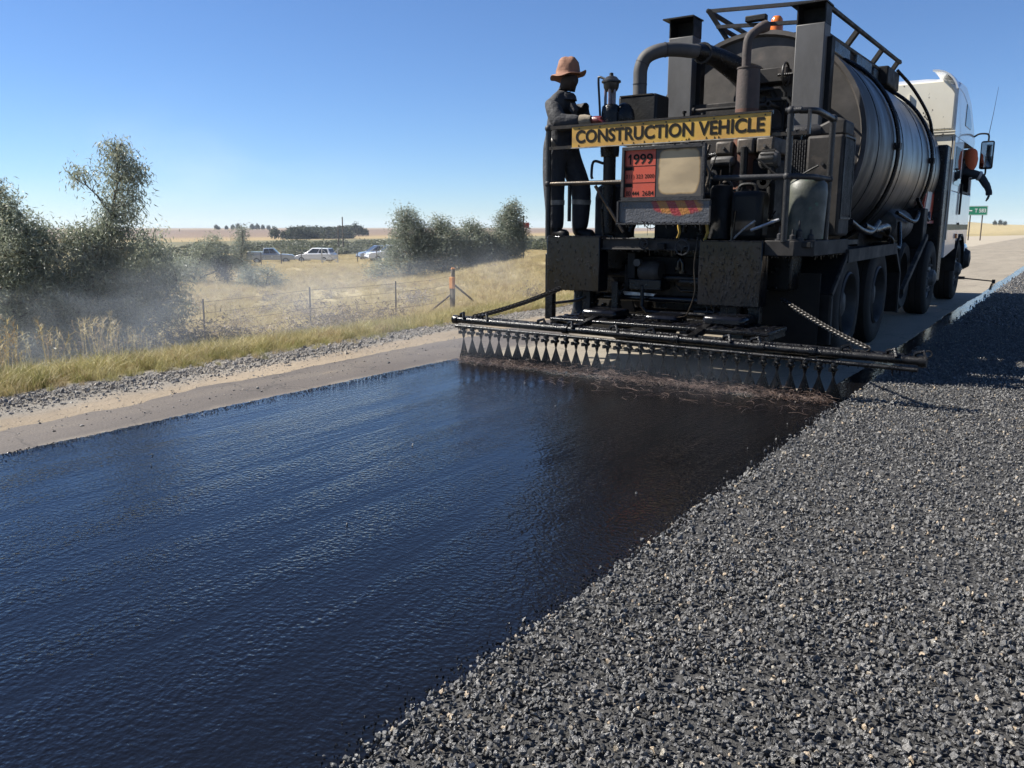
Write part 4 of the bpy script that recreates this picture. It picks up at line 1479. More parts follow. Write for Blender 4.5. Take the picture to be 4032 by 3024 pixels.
for (a, b, r) in (((-3.6, 7.3, 1.2), (-3.3, 7.5, 2.0), .03), ((-3.3, 7.6, 1.15), (-3.3, 7.6, 2.05), .05), ((-3.05, 7.3, 1.2), (-2.9, 7.3, 1.9), .025), ((-3.5, 7.9, 1.5), (-2.4, 7.9, 1.55), .04), ((-3.6, 8.1, 1.9), (-2.3, 8.1, 2.0), .035)):
    MB().cyl(a, b, r, 10).build('pipe', 'tar_black', B_)
MB().box(-3.42, -2.62, 7.45, 8.35, 1.13, 1.50).build('engine_bed', 'dark_steel', B_, bevel=.02)
eng = MB().box(-2.98, -2.36, 7.68, 8.35, 1.28, 1.86).build('engine_block', 'dark_steel', B_, bevel=.03)
for k, x in enumerate((-2.90, -2.70, -2.52)):
    MB().box(x, x + .16, 7.60, 8.2, 1.90, 2.02 + .02 * (k > 0)).build('rocker_cover', 'engine_tan', eng, bevel=.02)
    MB().cyl((x + .08, 7.60, 1.96), (x + .08, 7.585, 1.96), .014, 8).build('bolt', 'engine_grey', eng)
MB().box(-2.93, -2.71, 7.55, 7.66, 1.80, 1.885).build('manifold_cover', 'engine_grey', eng, bevel=.03)
alt = MB().lathe((-2.36, 7.50, 1.83), [(.001, -.08), (.06, -.08), (.085, -.05), (.085, .05), (.06, .085), (.001, .085)], 'x', 20).build('alternator', 'engine_grey', eng)
for k in range(6):
    a = rad(100 + k * 26)
    MB().box(-2.42, -2.30, 7.50 + .087 * math.cos(a) - .004, 7.50 + .087 * math.cos(a) + .004, 1.83 + .087 * math.sin(a) - .006, 1.83 + .087 * math.sin(a) + .006).build('cooling_fin', 'dark_steel', eng)
MB().box(-3.02, -2.86, 7.15, 7.32, 1.52, 1.80).build('relay_box', 'engine_grey', B_, bevel=.02)
MB().prism([(-2.98, 1.80), (-2.86, 1.80), (-2.88, 1.88), (-2.93, 1.90)], 'y', 7.2, 7.26).build('gauge', 'engine_grey', B_)
MB().tube(smooth_path([(-2.78, 7.15, 1.95), (-2.80, 7.12, 1.8), (-2.76, 7.12, 1.7), (-2.79, 7.1, 1.55)]), .014, 8).build('cable', 'rail_worn', B_)
MB().cyl((-2.81, 7.0, 1.93), (-2.89, 7.0, 1.70), .005, 6).build('cable', 'rail_worn', B_)
for (x, z) in ((-2.70, 1.60), (-2.62, 1.52)):
    MB().torus((x, 7.4, z), .05, .012, 'y', 18, 6).build('pulley', 'engine_tan', eng)
# radiator and its cowl
rd = MB().box(-2.06, -1.755, 7.55, 7.95, 1.17, 2.02).build('radiator', 'soot_steel', B_, bevel=.025)
MB().prism([(-2.03, 2.02), (-1.76, 2.02), (-1.76, 2.14), (-1.84, 2.17), (-2.0, 2.10)], 'y', 7.6, 7.92).build('radiator_cap_tank', 'soot_steel', rd, bevel=.02)
MB().box(-2.24, -2.06, 7.58, 7.60, 1.45, 2.0).build('grille_plate', 'dark_steel', rd)
slat = MB().box(-.003, .003, -.006, .006, -.018, .018).mesh('slat', M['engine_grey'])
for i in range(8):
    for j in range(12):
        place('grille_bar', slat, rd, (-2.226 + i * .021, 7.578, 1.50 + j * .041 + (i % 2) * .02))
for j in range(12):
    MB().box(-1.753, -1.748, 7.60 + j * .027, 7.613 + j * .027, 1.35, 1.98).build('louvre', 'frame_grey', rd)
mb = MB()
mb.box(-1.756, -1.744, 7.575, 7.590, 1.33, 2.0)
mb.box(-1.756, -1.744, 7.925, 7.94, 1.33, 2.0)
mb.box(-1.756, -1.744, 7.575, 7.94, 1.315, 1.33)
mb.box(-1.756, -1.744, 7.575, 7.94, 2.0, 2.015)
mb.build('louvre_frame', 'frame_grey', rd)
MB().cyl((-1.92, 7.54, 1.78), (-1.92, 7.55, 1.78), .015, 10).build('latch', 'frame_grey', rd)
MB().lathe((-2.1, 7.62, 2.06), [(.001, -.16), (.05, -.15), (.06, -.08), (.06, .10), (.04, .14), (.001, .15)], 'x', 16).build('silencer', 'frame_grey', B_)
MB().lathe((-1.95, 7.25, 1.13), [(.001, .54), (.05, .54), (.11, .52), (.155, .47), (.165, .40), (.15, .02), (.001, 0)], 'z', 24).build('coolant_drum', 'drum_green', B_)
can = MB().box(-2.53, -2.25, 7.02, 7.25, 1.13, 1.55).build('jerry_can', 'can_black', B_, bevel=.05)
MB().tube(smooth_path([(-2.50, 7.13, 1.54), (-2.47, 7.13, 1.60), (-2.36, 7.13, 1.60), (-2.33, 7.13, 1.54)]), .016, 8).build('can_handle', 'can_black', can)
MB().lathe((-2.64, 7.12, 1.13), [(.001, .48), (.08, .47), (.095, .44), (.10, .02), (.001, 0)], 'z', 18).build('oil_drum', 'dark_steel', B_)
MB().tube(smooth_path([(-2.46, 6.96, 1.15), (-2.36, 6.95, 1.24), (-2.28, 6.96, 1.30)]), .009, 8).build('hose', 'silver', B_)
MB().cyl((-2.32, 6.98, 1.22), (-2.10, 7.02, 1.31), .014, 8).build('lever', 'silver', B_)
MB().cyl((-2.47, 6.95, 1.13), (-2.45, 6.95, 1.38), .013, 8).build('drip_rod', 'tar_drip', B_)
for (x, y, h) in ((-2.07, 6.96, .12), (-1.97, 6.98, .10), (-1.93, 7.02, .17), (-1.86, 7.12, .10)):
    MB().lathe((x, y, 1.13), [(.001, h), (.008, h), (.01, h * .6), (.025, h * .5), (.025, h * .2), (.04, h * .18), (.04, 0)], 'z', 10).build('bolt', 'frame_grey', deck)
# pump gear under the deck
pump = MB().lathe((-3.25, 7.05, .85), [(.001, -.10), (.08, -.10), (.10, -.06), (.10, .06), (.08, .10), (.001, .10)], 'x', 18).build('bitumen_pump', 'soot_steel', B_)
MB().cyl((-3.34, 7.0, .93), (-3.34, 6.93, .93), .035, 10).build('pump_plug', 'engine_grey', pump)
MB().box(-3.44, -3.12, 6.98, 7.2, .68, .78).build('pump_tray', 'tar_black', pump, bevel=.01)
MB().prism([(-3.53, .655), (-3.20, .645), (-3.27, .575), (-3.50, .585)], 'y', 7.05, 7.08).build('silver_plate', 'silver', B_)  # small bright silver plate below the deck
MB().box(-3.30, -2.74, 7.25, 7.30, .62, .85).build('heat_shield', 'soot_steel', B_)
MB().prism([(-3.75, .60), (-3.55, .62), (-3.50, .44), (-3.80, .46)], 'y', 7.25, 7.28).build('heat_shield', 'soot_steel', B_)
MB().tube(smooth_path([(-2.74, 6.86, 1.16), (-2.72, 6.80, 1.10), (-2.735, 6.80, .9), (-2.72, 6.80, .7), (-2.78, 6.82, .52), (-2.84, 6.86, .46)]), .007, 6).build('wire_rope', 'rail_worn', B_)
for (x0, x1, y0, y1, z0, z1) in ((-3.6, -2.4, 7.35, 7.6, .55, 1.05), (-4.1, -3.7, 7.5, 8.1, .6, 1.05), (-2.4, -2.05, 7.3, 7.6, .7, 1.05)):
    MB().box(x0, x1, y0, y1, z0, z1).build('tool_locker', 'tar_black', B_, bevel=.02)

# --- spray bar across the back
BZ0, BZ1 = .385, .345


def bz(x):
    return BZ0 + (BZ1 - BZ0) * (x + 4.86) / 4.07


bar = MB().cyl((-4.87, BAR_Y, bz(-4.87)), (-.80, BAR_Y, bz(-.80)), .031, 14).build('spray_bar', 'tar_black', B_)
MB().cyl((-4.83, BAR_Y - .045, bz(-4.8) - .055), (-.84, BAR_Y - .045, bz(-.8) - .055), .016, 10).build('rail_pipe', 'tar_black', bar)
MB().cyl((-4.80, BAR_Y + .05, bz(-4.8) + .025), (-3.2, BAR_Y + .05, bz(-3.2) + .025), .012, 8).build('rail_pipe', 'tar_black', bar)
MB().cyl((-3.25, BAR_Y + .06, bz(-3.2) + .03), (-.95, BAR_Y + .06, bz(-.9) + .025), .012, 8).build('rail_pipe', 'tar_black', bar)
hook = MB().tube([(-.05, .02, -.02), (-.03, 0, .045), (.02, 0, .06), (.045, -.02, .01)], .014, 6).mesh('hook', M['tar_black'])
for k, x in enumerate((-4.78, -4.52, -3.9, -3.6, -3.18, -2.85, -2.2, -1.98, -1.32, -1.02, -.84)):
    place('clamp', hook, bar, (x, BAR_Y, bz(x) + .01), (0, 0, .3 * (k % 3 - 1)))
for x in (-4.86, -3.65, -2.62, -1.93, -.82, -1.55):
    MB().cyl((x - .025, BAR_Y, bz(x)), (x + .025, BAR_Y, bz(x)), .041, 14).build('coupling', 'tar_black', bar)
ring = MB().torus((0, 0, 0), .022, .005, 'y', 14, 6).mesh('ring', M['chain'])
place('end_ring', ring, bar, (-.79, BAR_Y, bz(-.8) + .055))
for x in (-3.55, -2.5):
    MB().beam((x, 6.95, .50), (x, BAR_Y + .02, bz(x) + .02), .06, .05).build('bar_arm', 'tar_black', bar)
    MB().beam((x, 6.95, .50), (x, 6.95, .75), .07, .06).build('bar_arm', 'tar_black', bar)
# nozzles, each with its fan of bitumen
nz_m = MB()
nz_m.lathe((0, 0, 0), [(.001, .0), (.022, .0), (.026, -.015), (.020, -.028), (.030, -.036), (.030, -.050), (.016, -.062), (.012, -.082), (.008, -.098), (.001, -.10)], 'z', 10)
nz_m.box(-.028, -.008, -.045, -.01, -.058, -.030)
nz_me = nz_m.mesh('nozzle', M['tar_black'])


def fan_mesh(seed):
    r = np.random.default_rng(seed)
    V, F = [], []
    rows, cols = 9, 8
    wmax = .070 + r.uniform(-.007, .008)
    for j in range(rows + 1):
        t = j / rows
        for s in (-1, 1):
            for i in range(cols + 1):
                u = -1 + 2 * i / cols
                V.append((u * wmax * (.72 * t + .28 * t ** 2.2) + .004 * u + .004 * math.sin(t * 3 + seed * 1.7) * t, s * (.0022 + .0012 * t) * (1.05 - abs(u) * .8) + .004 * math.sin(u * 5 + seed) * t, -t * 1.0))
    st = 2 * (cols + 1)
    for j in range(rows):
        for i in range(cols):
            a = j * st + i
            F.append((a, a + 1, a + st + 1, a + st))
            b_ = a + cols + 1
            F.append((b_ + 1, b_, b_ + st, b_ + st + 1))
        for i in (0, cols):
            a = j * st + i
            b_ = a + cols + 1
            F.append((a, a + st, b_ + st, b_))
    mm = MB().add(V, F)
    return mm.mesh('spray_fan', M['spray'], angle=60)


fans = [fan_mesh(k) for k in range(11)]
xs_n = np.arange(-4.735, -1.36, .1015)
for k, x in enumerate(xs_n):
    zt = bz(x) - .062
    place('nozzle', nz_me, bar, (x, BAR_Y - .045, zt))
    zf = zt - .095
    f = place('spray_fan', fans[(k * 7) % 11], bar, (x, BAR_Y - .045, zf), (0, 0, rad(90 - 3) if k == 0 else rad(22 + 5 * math.sin(k * 2.3))), (1, 1, zf - .008))
for (p, q, sag) in (((-4.03, 6.85, .70), (-4.66, BAR_Y + .02, .42), .025), ((-2.03, 6.98, .66), (-1.17, BAR_Y + .02, .40), .02)):
    n_ = 26
    link = MB().torus((0, 0, 0), .017, .006, 'z', 10, 5).mesh('link', M['chain'])
    ch_ = bpy.data.objects.new('chain', link)
    ch_.location = vec(p) - BASE[B_]
    ch_.parent = B_
    COL.objects.link(ch_)
    BASE[ch_] = tuple(p)
    d = vec(q) - vec(p)
    yaw_ = math.atan2(d[1], d[0])
    for k in range(1, n_ * 2):
        t = k / (n_ * 2)
        c = vec(p) + d * t - vec((0, 0, sag * 4 * t * (1 - t)))
        place('link', link, ch_, c, ((k % 2) * 1.57, 0, yaw_), (1.6, 1, 1))

# --- cab
cab_o = MB()
X0, X1 = TXL + .02, TXR + .02
YB, YF = 14.55, 17.45
poly = [(YB, 1.02), (YB, 3.30), (YB + .10, 3.36), (YB + 1.4, 3.30), (YB + 2.1, 3.02), (YB + 2.62, 2.78), (YB + 2.85, 2.2), (YB + 2.9, 1.6), (YB + 2.9, .85), (YB + 2.2, .85), (YB + 1.95, 1.02)]
# side skins with a window opening on the driver's side
rear = MB().box(X0, X1, YB, YB + .05, 1.0, 2.62).build('cab_rear', 'cab_white', B_, bevel=.015)
MB().prism([(X0 + .03, 2.70), (X1 - .03, 2.70), (X1 - .03, 3.22), (X1 - .16, 3.42), (X0 + .16, 3.42), (X0 + .03, 3.22)], 'y', YB - .03, YB + .03).build('cab_upper_rear', 'cab_white', rear, bevel=.02)
for x in (-3.55, -2.45):
    MB().beam((x, YB - .035, 2.74), (x, YB - .035, 3.25), .05, .02).build('rib', 'cab_white', rear)
for z in (2.63, 2.67):
    MB().box(X0 - .01, X1 + .005, YB - .03, YB + .04, z, z + .02).build('gutter', 'cab_white', rear)
roof = MB()
rp = [(YB, 3.22), (YB, 3.40), (YB + .25, 3.50), (YB + .9, 3.52), (YB + 1.7, 3.36), (YB + 2.4, 3.02), (YB + 2.75, 2.72), (YB + 2.68, 2.62), (YB + .02, 2.62)]
V, F = [], []
for (xx, ins) in ((X0, .0), (X0 + .10, .06), (X0 + .5, .10), (X1 - .5, .10), (X1 - .10, .06), (X1, .0)):
    for (y, z) in rp:
        V.append((xx, y, z if z < 2.75 else z - .10 + ins))
nR = len(rp)
for c_ in range(5):
    for k in range(nR):
        k2 = (k + 1) % nR
        F.append((c_ * nR + k, c_ * nR + k2, (c_ + 1) * nR + k2, (c_ + 1) * nR + k))
F.append(tuple(range(nR)))
F.append(tuple(5 * nR + k for k in range(nR)))
rf = roof.add(V, F).build('cab_roof', 'cab_side', B_, angle=30)
V, F = [], []
for j, (y, dz_) in enumerate(((YB - .16, .05), (YB + .05, .07), (YB + .5, .06), (YB + 1.1, -.02))):
    for t_ in (.0, .025):
        for k in range(7):
            a = rad(95 - k * 14)
            V.append((X1 - .33 + (.34 - t_) * math.cos(a), y + .05 * k / 6, 3.16 + dz_ + (.36 - t_) * math.sin(a)))
for j in range(3):
    for k in range(6):
        a = j * 14 + k
        F += [(a, a + 1, a + 15, a + 14), (a + 8, a + 7, a + 21, a + 22)]
    F += [(j * 14, j * 14 + 14, j * 14 + 21, j * 14 + 7), (j * 14 + 6, j * 14 + 13, j * 14 + 27, j * 14 + 20)]
for j in (0, 3):
    for k in range(6):
        a = j * 14 + k
        F.append((a, a + 7, a + 8, a + 1))
MB().add(V, F).build('roof_deflector', 'cab_side', rf)
MB().prism([(YB + 1.15, 2.86), (YB + 1.15, 3.20), (YB + 1.55, 3.14), (YB + 1.95, 2.92), (YB + 1.9, 2.86)], 'x', X1 - .005, X1 + .008).build('roof_window', 'glass_dark', rf)
side = MB()
# lower door skin, front pillar, rear pillar, door sill
side.prism([(YB, 1.02), (YB, 1.80), (YB + 2.86, 1.80), (YB + 2.9, 1.40), (YB + 2.9, .95), (YB + 2.55, .95), (YB + 2.45, 1.02)], 'x', X1 - .04, X1)
side.prism([(YB, 1.80), (YB, 2.62), (YB + 1.25, 2.62), (YB + 1.25, 1.80)], 'x', X1 - .04, X1)
side.prism([(YB + 2.78, 1.80), (YB + 2.60, 2.62), (YB + 2.74, 2.62), (YB + 2.86, 1.80)], 'x', X1 - .04, X1)
sd = side.build('cab_side', 'cab_side', B_, bevel=.01)
MB().prism([(YB, 1.02), (YB, 2.62), (YB + 2.74, 2.62), (YB + 2.86, 1.80), (YB + 2.9, .95), (YB + 2.2, .95)], 'x', X0, X0 + .04).build('cab_side', 'cab_side', B_, bevel=.01)
MB().box(X1 - .005, X1 + .012, YB, YB + .06, 1.05, 2.62).build('cab_corner_trim', 'cab_trim', sd)
MB().box(X1 - .001, X1 + .006, YB + .07, YB + 2.84, 1.20, 1.29).build('yellow_stripe', 'yellow_band', sd)
MB().prism([(YB + .35, 1.9), (YB + .35, 2.48), (YB + 1.05, 2.48), (YB + 1.05, 1.9)], 'x', X1 - .002, X1 + .006).build('quarter_window', 'glass_dark', sd)
MB().beam((X1 + .02, YB + 1.3, 1.45), (X1 + .02, YB + 1.3, 1.95), .03, .03).build('grab_handle', 'dark_steel', sd)
MB().beam((X1 + .012, YB + 1.32, 1.82), (X1 + .012, YB + 2.6, 1.82), .02, .03).build('window_seal', 'dark_steel', sd)
MB().box(X1 - .002, X1 + .02, YB + 1.36, YB + 1.44, 1.28, 1.32).build('door_handle', 'dark_steel', sd)
fl = MB().prism([(YB + 2.86, 1.02), (YB + 2.86, 2.62), (YB + 2.9, 2.2), (YB + 2.92, 1.02)], 'x', X0 + .05, X1 - .05)
fl.build('cab_front', 'glass_dark', B_)
MB().box(X0 + .05, X1 - .05, YB + .1, YB + 2.8, 1.0, 1.06).build('cab_floor', 'dark_steel', B_)
MB().box(X0 + .25, X0 + 2.15, YB + .35, YB + .55, 1.1, 2.1).build('seat_row', 'cloth_dark', B_, bevel=.04)
fnd = MB()
for (a, b) in zip(range(0, 180, 20), range(20, 200, 20)):
    p = (16.45 + .64 * math.cos(rad(a)), .52 + .62 * math.sin(rad(a)))
    q = (16.45 + .64 * math.cos(rad(b)), .52 + .62 * math.sin(rad(b)))
    p2 = (16.45 + .60 * math.cos(rad(a)), .52 + .58 * math.sin(rad(a)))
    q2 = (16.45 + .60 * math.cos(rad(b)), .52 + .58 * math.sin(rad(b)))
    fnd.prism([p, q, q2, p2], 'x', X1 - .38, X1 + .03)
fnd.build('front_mudguard', 'dark_steel', B_)
MB().prism([(YB + .0, .78), (YB, 1.03), (YB + 1.25, 1.03), (YB + 1.25, .9)], 'x', X1 - .03, X1 + .005).build('side_skirt', 'cab_side', B_)
MB().prism([(YB + 2.55, .45), (YB + 2.5, .96), (YB + 3.1, .96), (YB + 3.15, .45)], 'x', X0, X1 + .02).build('front_bumper', 'cab_side', B_, bevel=.08)
MB().lathe((X1 - .10, YB + 2.72, .68), [(.001, .22), (.14, .20), (.19, .12), (.19, -.1), (.001, -.12)], 'x', 22).build('bumper_corner', 'frame_grey', B_)
MB().box(X1, X1 + .03, YB + 1.2, YB + 1.33, 1.06, 1.14).build('marker_lamp', 'amber', B_, bevel=.008)
MB().box(X1 - .26, X1 - .02, 14.14, 14.5, .42, 2.45).build('air_intake', 'tar_black', B_, bevel=.03)
MB().prism([(13.2, 1.35), (14.05, 1.35), (14.3, 2.0), (13.5, 2.0)], 'x', TXR - .16, TXR - .13).build('side_board', 'placard_red', B_)
MB().prism([(13.3, 1.40), (13.75, 1.40), (14.0, 1.95), (13.6, 1.95)], 'x', TXR - .13, TXR - .122).build('side_board', 'silver', B_)
MB().box(TXR - .5, TXR - .1, 13.4, 14.1, 1.3, 1.34).build('hose_tray', 'red_paint', B_)
# mirror on its bracket and the whip aerial
mirror = MB().box(-1.655, -1.445, 16.98, 17.06, 2.24, 2.72).build('mirror', 'can_black', B_, bevel=.035)
MB().box(-1.635, -1.465, 16.972, 16.98, 2.27, 2.69).build('mirror_glass', 'mirror_glass', mirror)
MB().tube(smooth_path([(-1.78, 17.05, 2.80), (-1.70, 17.05, 2.845), (-1.58, 17.05, 2.84), (-1.55, 17.05, 2.80), (-1.55, 17.05, 2.70)]), .015, 8).build('mirror_arm', 'dark_steel', mirror)
MB().tube(smooth_path([(-1.78, 17.05, 2.08), (-1.66, 17.05, 2.10), (-1.56, 17.05, 2.14), (-1.55, 17.05, 2.26)]), .015, 8).build('mirror_arm', 'dark_steel', mirror)
MB().tube([(-1.56, 17.1, 2.82), (-1.52, 17.1, 3.2), (-1.485, 17.1, 3.62)], [.006, .004, .0025], 6).build('aerial', 'dark_steel', B_)
# steering guide rod at the front
g = MB().cyl((-1.98, 17.4, .335), (-1.27, 17.4, .28), .011, 8).build('guide_rod', 'rust_grey', B_)
MB().box(-1.295, -1.245, 17.37, 17.43, .24, .31).build('guide_head', 'rust_grey', g)
MB().box(-1.84, -1.74, 17.37, 17.43, .30, .35).build('guide_clamp', 'rust_grey', g)
hel = [(-1.285 + .022 * math.cos(k * .9) - .0006 * k, 17.4 + .022 * math.sin(k * .9), .24 - k * .0024) for k in range(50)]
MB().tube(hel, .005, 5).build('guide_spring', 'dark_steel', g)

# fine threads of bitumen blown off the jets
M['thread'] = pm('bitumen_thread', (.12, .075, .055), (.27, .19, .15), 8, .35, .5)
tr_ = np.random.default_rng(5)
mb = MB()
for k in range(2400):
    x = tr_.uniform(-4.75, -1.38)
    y = BAR_Y - .06 - abs(tr_.normal(0, .07)) - .05
    if x > -3.6 and tr_.random() < .12:
        y -= tr_.uniform(0, .55)
    L_ = tr_.uniform(.02, .10) * (1.6 if y < BAR_Y - .35 else 1)
    a = tr_.uniform(0, 6.28)
    z = .012 + abs(tr_.normal(0, .03))
    c = tr_.normal(0, .5)
    pts = []
    for j in range(5):
        t = j / 4
        aa = a + c * t * 2
        pts.append((x + L_ * t * math.cos(aa), y + L_ * t * math.sin(aa), z + .03 * t * (1 - t) + tr_.normal(0, .002)))
    mb.tube(pts, tr_.uniform(.0005, .0011), 3, caps=False)
th = mb.build('bitumen_threads', M['thread'], None)
tag(th, kind='stuff')
n = 700
xb = rng.uniform(-4.72, -1.4, n)
yb = BAR_Y - .08 - np.abs(rng.normal(0, .08, n))
sb = rng.uniform(.004, .011, n)
scatter('bitumen_splashes', np.stack([xb, yb, rng.uniform(.008, .05, n)], 1), rng.uniform(0, 6.28, (n, 3)), np.stack([sb, sb, sb], 1), np.zeros(n, int), [bead])

# --- clutter of pipes, flanges and cables around the pump gear
cl_ = np.random.default_rng(42)


def pipe_run(lo, hi, r, mat, n=3, axis=None):
    p = [cl_.uniform(lo, hi) for _ in range(2)]
    pts = [p[0]]
    for k in range(n):
        q = pts[-1].copy()
        a = cl_.integers(0, 3) if axis is None else axis[k % len(axis)]
        q[a] = cl_.uniform(lo[a], hi[a])
        pts.append(q)
    pp = []
    for i, q in enumerate(pts):         # rounded corners
        if 0 < i < len(pts) - 1:
            for s_ in (-1, 1):
                d = pts[i + s_] - q
                L_ = np.linalg.norm(d) + 1e-9
                pp.append(q + d / L_ * min(.05, L_ * .4))
        else:
            pp.append(q)
    o = MB().tube(pp, r, 10).build('pipe', mat, B_)
    for q in (pts[0], pts[-1]):
        d = (pts[1] - pts[0]) if q is pts[0] else (pts[-2] - pts[-1])
        L_ = np.linalg.norm(d)
        if L_ > .02:
            MB().cyl(q, q + d / L_ * .02, r * 1.9, 12).build('flange', mat, o)


for k in range(16):
    pipe_run(vec((-3.7, 7.15, 1.16)), vec((-2.15, 7.55, 2.0)), cl_.uniform(.012, .034), ('tar_black', 'dark_steel', 'frame_grey', 'rail_steel')[k % 4])
for k in range(16):
    pipe_run(vec((-4.1, 6.98, .42)), vec((-2.2, 7.45, 1.0)), cl_.uniform(.015, .045), ('tar_black', 'tar_drip', 'tar_black', 'soot_steel')[k % 4])
for k in range(10):
    pipe_run(vec((-3.6, 8.3, 1.3)), vec((-2.5, 8.8, 2.7)), cl_.uniform(.012, .03), ('dark_steel', 'soot_steel')[k % 2])
for k in range(12):
    a = cl_.uniform((-3.7, 6.98, 1.2), (-2.1, 7.3, 2.0))
    b = a + cl_.normal(0, .25, 3) * [1, .3, 1]
    b[1] = max(b[1], 6.95)
    b[2] = np.clip(b[2], 1.14, 2.05)
    m_ = (a + b) / 2 - [0, 0, cl_.uniform(.05, .2)]
    m_[2] = max(m_[2], 1.14)
    MB().tube(smooth_path([a, m_, b]), cl_.uniform(.004, .010), 6).build('cable', ('tar_black', 'rail_worn', 'dark_steel')[k % 3], B_)
for (x0, x1) in ((-4.14, -3.50), (-2.52, -1.86)):  # dark boards added to deepen the shade under the truck
    MB().box(x0, x1, 7.52, 7.535, .22, .85).build('added_mud_flap', 'rubber', B_)
MB().box(-3.45, -2.55, 7.5, 7.9, .42, .80).build('added_sump', 'tar_black', B_, bevel=.05)  # dark mass added to fill the pale gap below the deck with shade
MB().lathe((-3.0, 8.0, .66), [(.001, -.4), (.16, -.38), (.19, -.3), (.19, .3), (.16, .38), (.001, .4)], 'x', 20).build('air_tank', 'dark_steel', B_)  # another dark body added to deepen the underside shade
for x in np.linspace(-3.9, -2.2, 9):
    MB().cyl((x, 6.822, 2.128), (x, 6.826, 2.128), .007, 8).build('sign_bolt', 'rail_steel', sb_)
for k in range(14):
    x = cl_.uniform(-3.95, -2.2)
    h_ = cl_.uniform(.006, .022)
    MB().prism([(x, 1.966), (x + .006, 1.966), (x + .004, 1.966 + h_), (x + .001, 1.966 + h_)], 'y', 6.8205, 6.8245).build('tar_run', 'tar_drip', sb_)

# --- carriage that carries the bar, caked with bitumen; added so its shadow darkens the road
car_ = MB().box(-3.95, -1.95, 6.42, 6.92, .405, .44).build('bar_carriage', 'tar_black', B_, bevel=.01)
for x in (-3.9, -3.3, -2.65, -2.0):
    MB().box(x - .03, x + .03, 6.40, 6.94, .36, .405).build('carriage_rib', 'tar_black', car_)
for (x0, x1, y0, y1, z1) in ((-3.7, -3.35, 6.55, 6.85, .52), (-3.1, -2.8, 6.6, 6.88, .50), (-2.55, -2.2, 6.55, 6.85, .53)):
    MB().box(x0, x1, y0, y1, .44, z1).build('valve_block', 'tar_drip', car_, bevel=.03)
mb = MB()
for k in range(240):
    mb.ball((cl_.uniform(-3.93, -1.97), cl_.uniform(6.44, 6.9), .442), cl_.uniform(.008, .028), 7, 5, (1.3, 1, .5))
tag(mb.build('tar_crust', 'tar_drip', car_), kind='stuff')

# --- bitumen hanging and beading on every edge of the rear
dp_ = np.random.default_rng(91)
edges = [((-4.25, 6.84, .99), (-3.68, 6.84, .99), 30), ((-3.66, 6.838, 1.045), (-2.71, 6.838, 1.045), 40), ((-2.16, 6.86, 1.015), (-1.92, 6.86, 1.015), 16), ((-1.79, 6.97, 1.015), (-1.79, 8.15, 1.015), 30),
         ((-4.22, 6.81, .66), (-3.655, 6.81, .66), 36), ((-2.70, 6.81, .59), (-2.155, 6.81, .59), 36), ((-3.88, 6.93, .397), (-2.38, 6.93, .367), 60),
         ((-4.8, BAR_Y - .045, bz(-4.8) - .07), (-.85, BAR_Y - .045, bz(-.85) - .07), 150), ((-4.27, 6.865, 1.958), (-3.98, 6.865, 1.958), 10), ((-2.15, 6.865, 1.96), (-1.87, 6.865, 1.96), 10),
         ((-2.6, 6.87, 1.622), (-2.03, 6.87, 1.622), 18), ((-3.455, 6.722, 1.268), (-2.592, 6.722, 1.268), 34), ((-3.43, 6.762, 1.475), (-2.665, 6.762, 1.475), 14)]
mb = MB()
for (p, q, n_) in edges:
    p, q = vec(p), vec(q)
    for k in range(n_):
        c = p + (q - p) * dp_.random()
        L_ = dp_.exponential(.012) + .004
        r_ = dp_.uniform(.002, .005)
        mb.tube([c + [0, 0, .004], c - [0, 0, L_ * .5], c - [0, 0, L_]], [r_ * 1.4, r_ * .8, r_ * .9], 6)
tag(mb.build('tar_drips', 'tar_drip', B_), kind='stuff')
mb = MB()
tops = [((-4.25, 6.84, 1.155), (-3.68, 6.84, 1.155), 70), ((-3.66, 6.838, 1.15), (-2.71, 6.838, 1.15), 60), ((-4.27, 6.86, 1.985), (-3.98, 6.86, 1.985), 22), ((-2.15, 6.86, 1.99), (-1.87, 6.86, 1.99), 22),
        ((-3.43, 6.77, 1.935), (-2.67, 6.77, 1.935), 60), ((-3.455, 6.73, 1.284), (-2.592, 6.73, 1.284), 60), ((-4.8, BAR_Y, bz(-4.8) + .03), (-.85, BAR_Y, bz(-.85) + .03), 220), ((-3.88, 6.90, .475), (-2.38, 6.90, .445), 60)]
for (p, q, n_) in tops:
    p, q = vec(p), vec(q)
    for k in range(n_):
        c = p + (q - p) * dp_.random() + dp_.normal(0, .004, 3)
        mb.ball(c, dp_.uniform(.003, .008), 6, 4, (1.5, 1, .7))
tag(mb.build('tar_lumps', 'tar_drip', B_), kind='stuff')

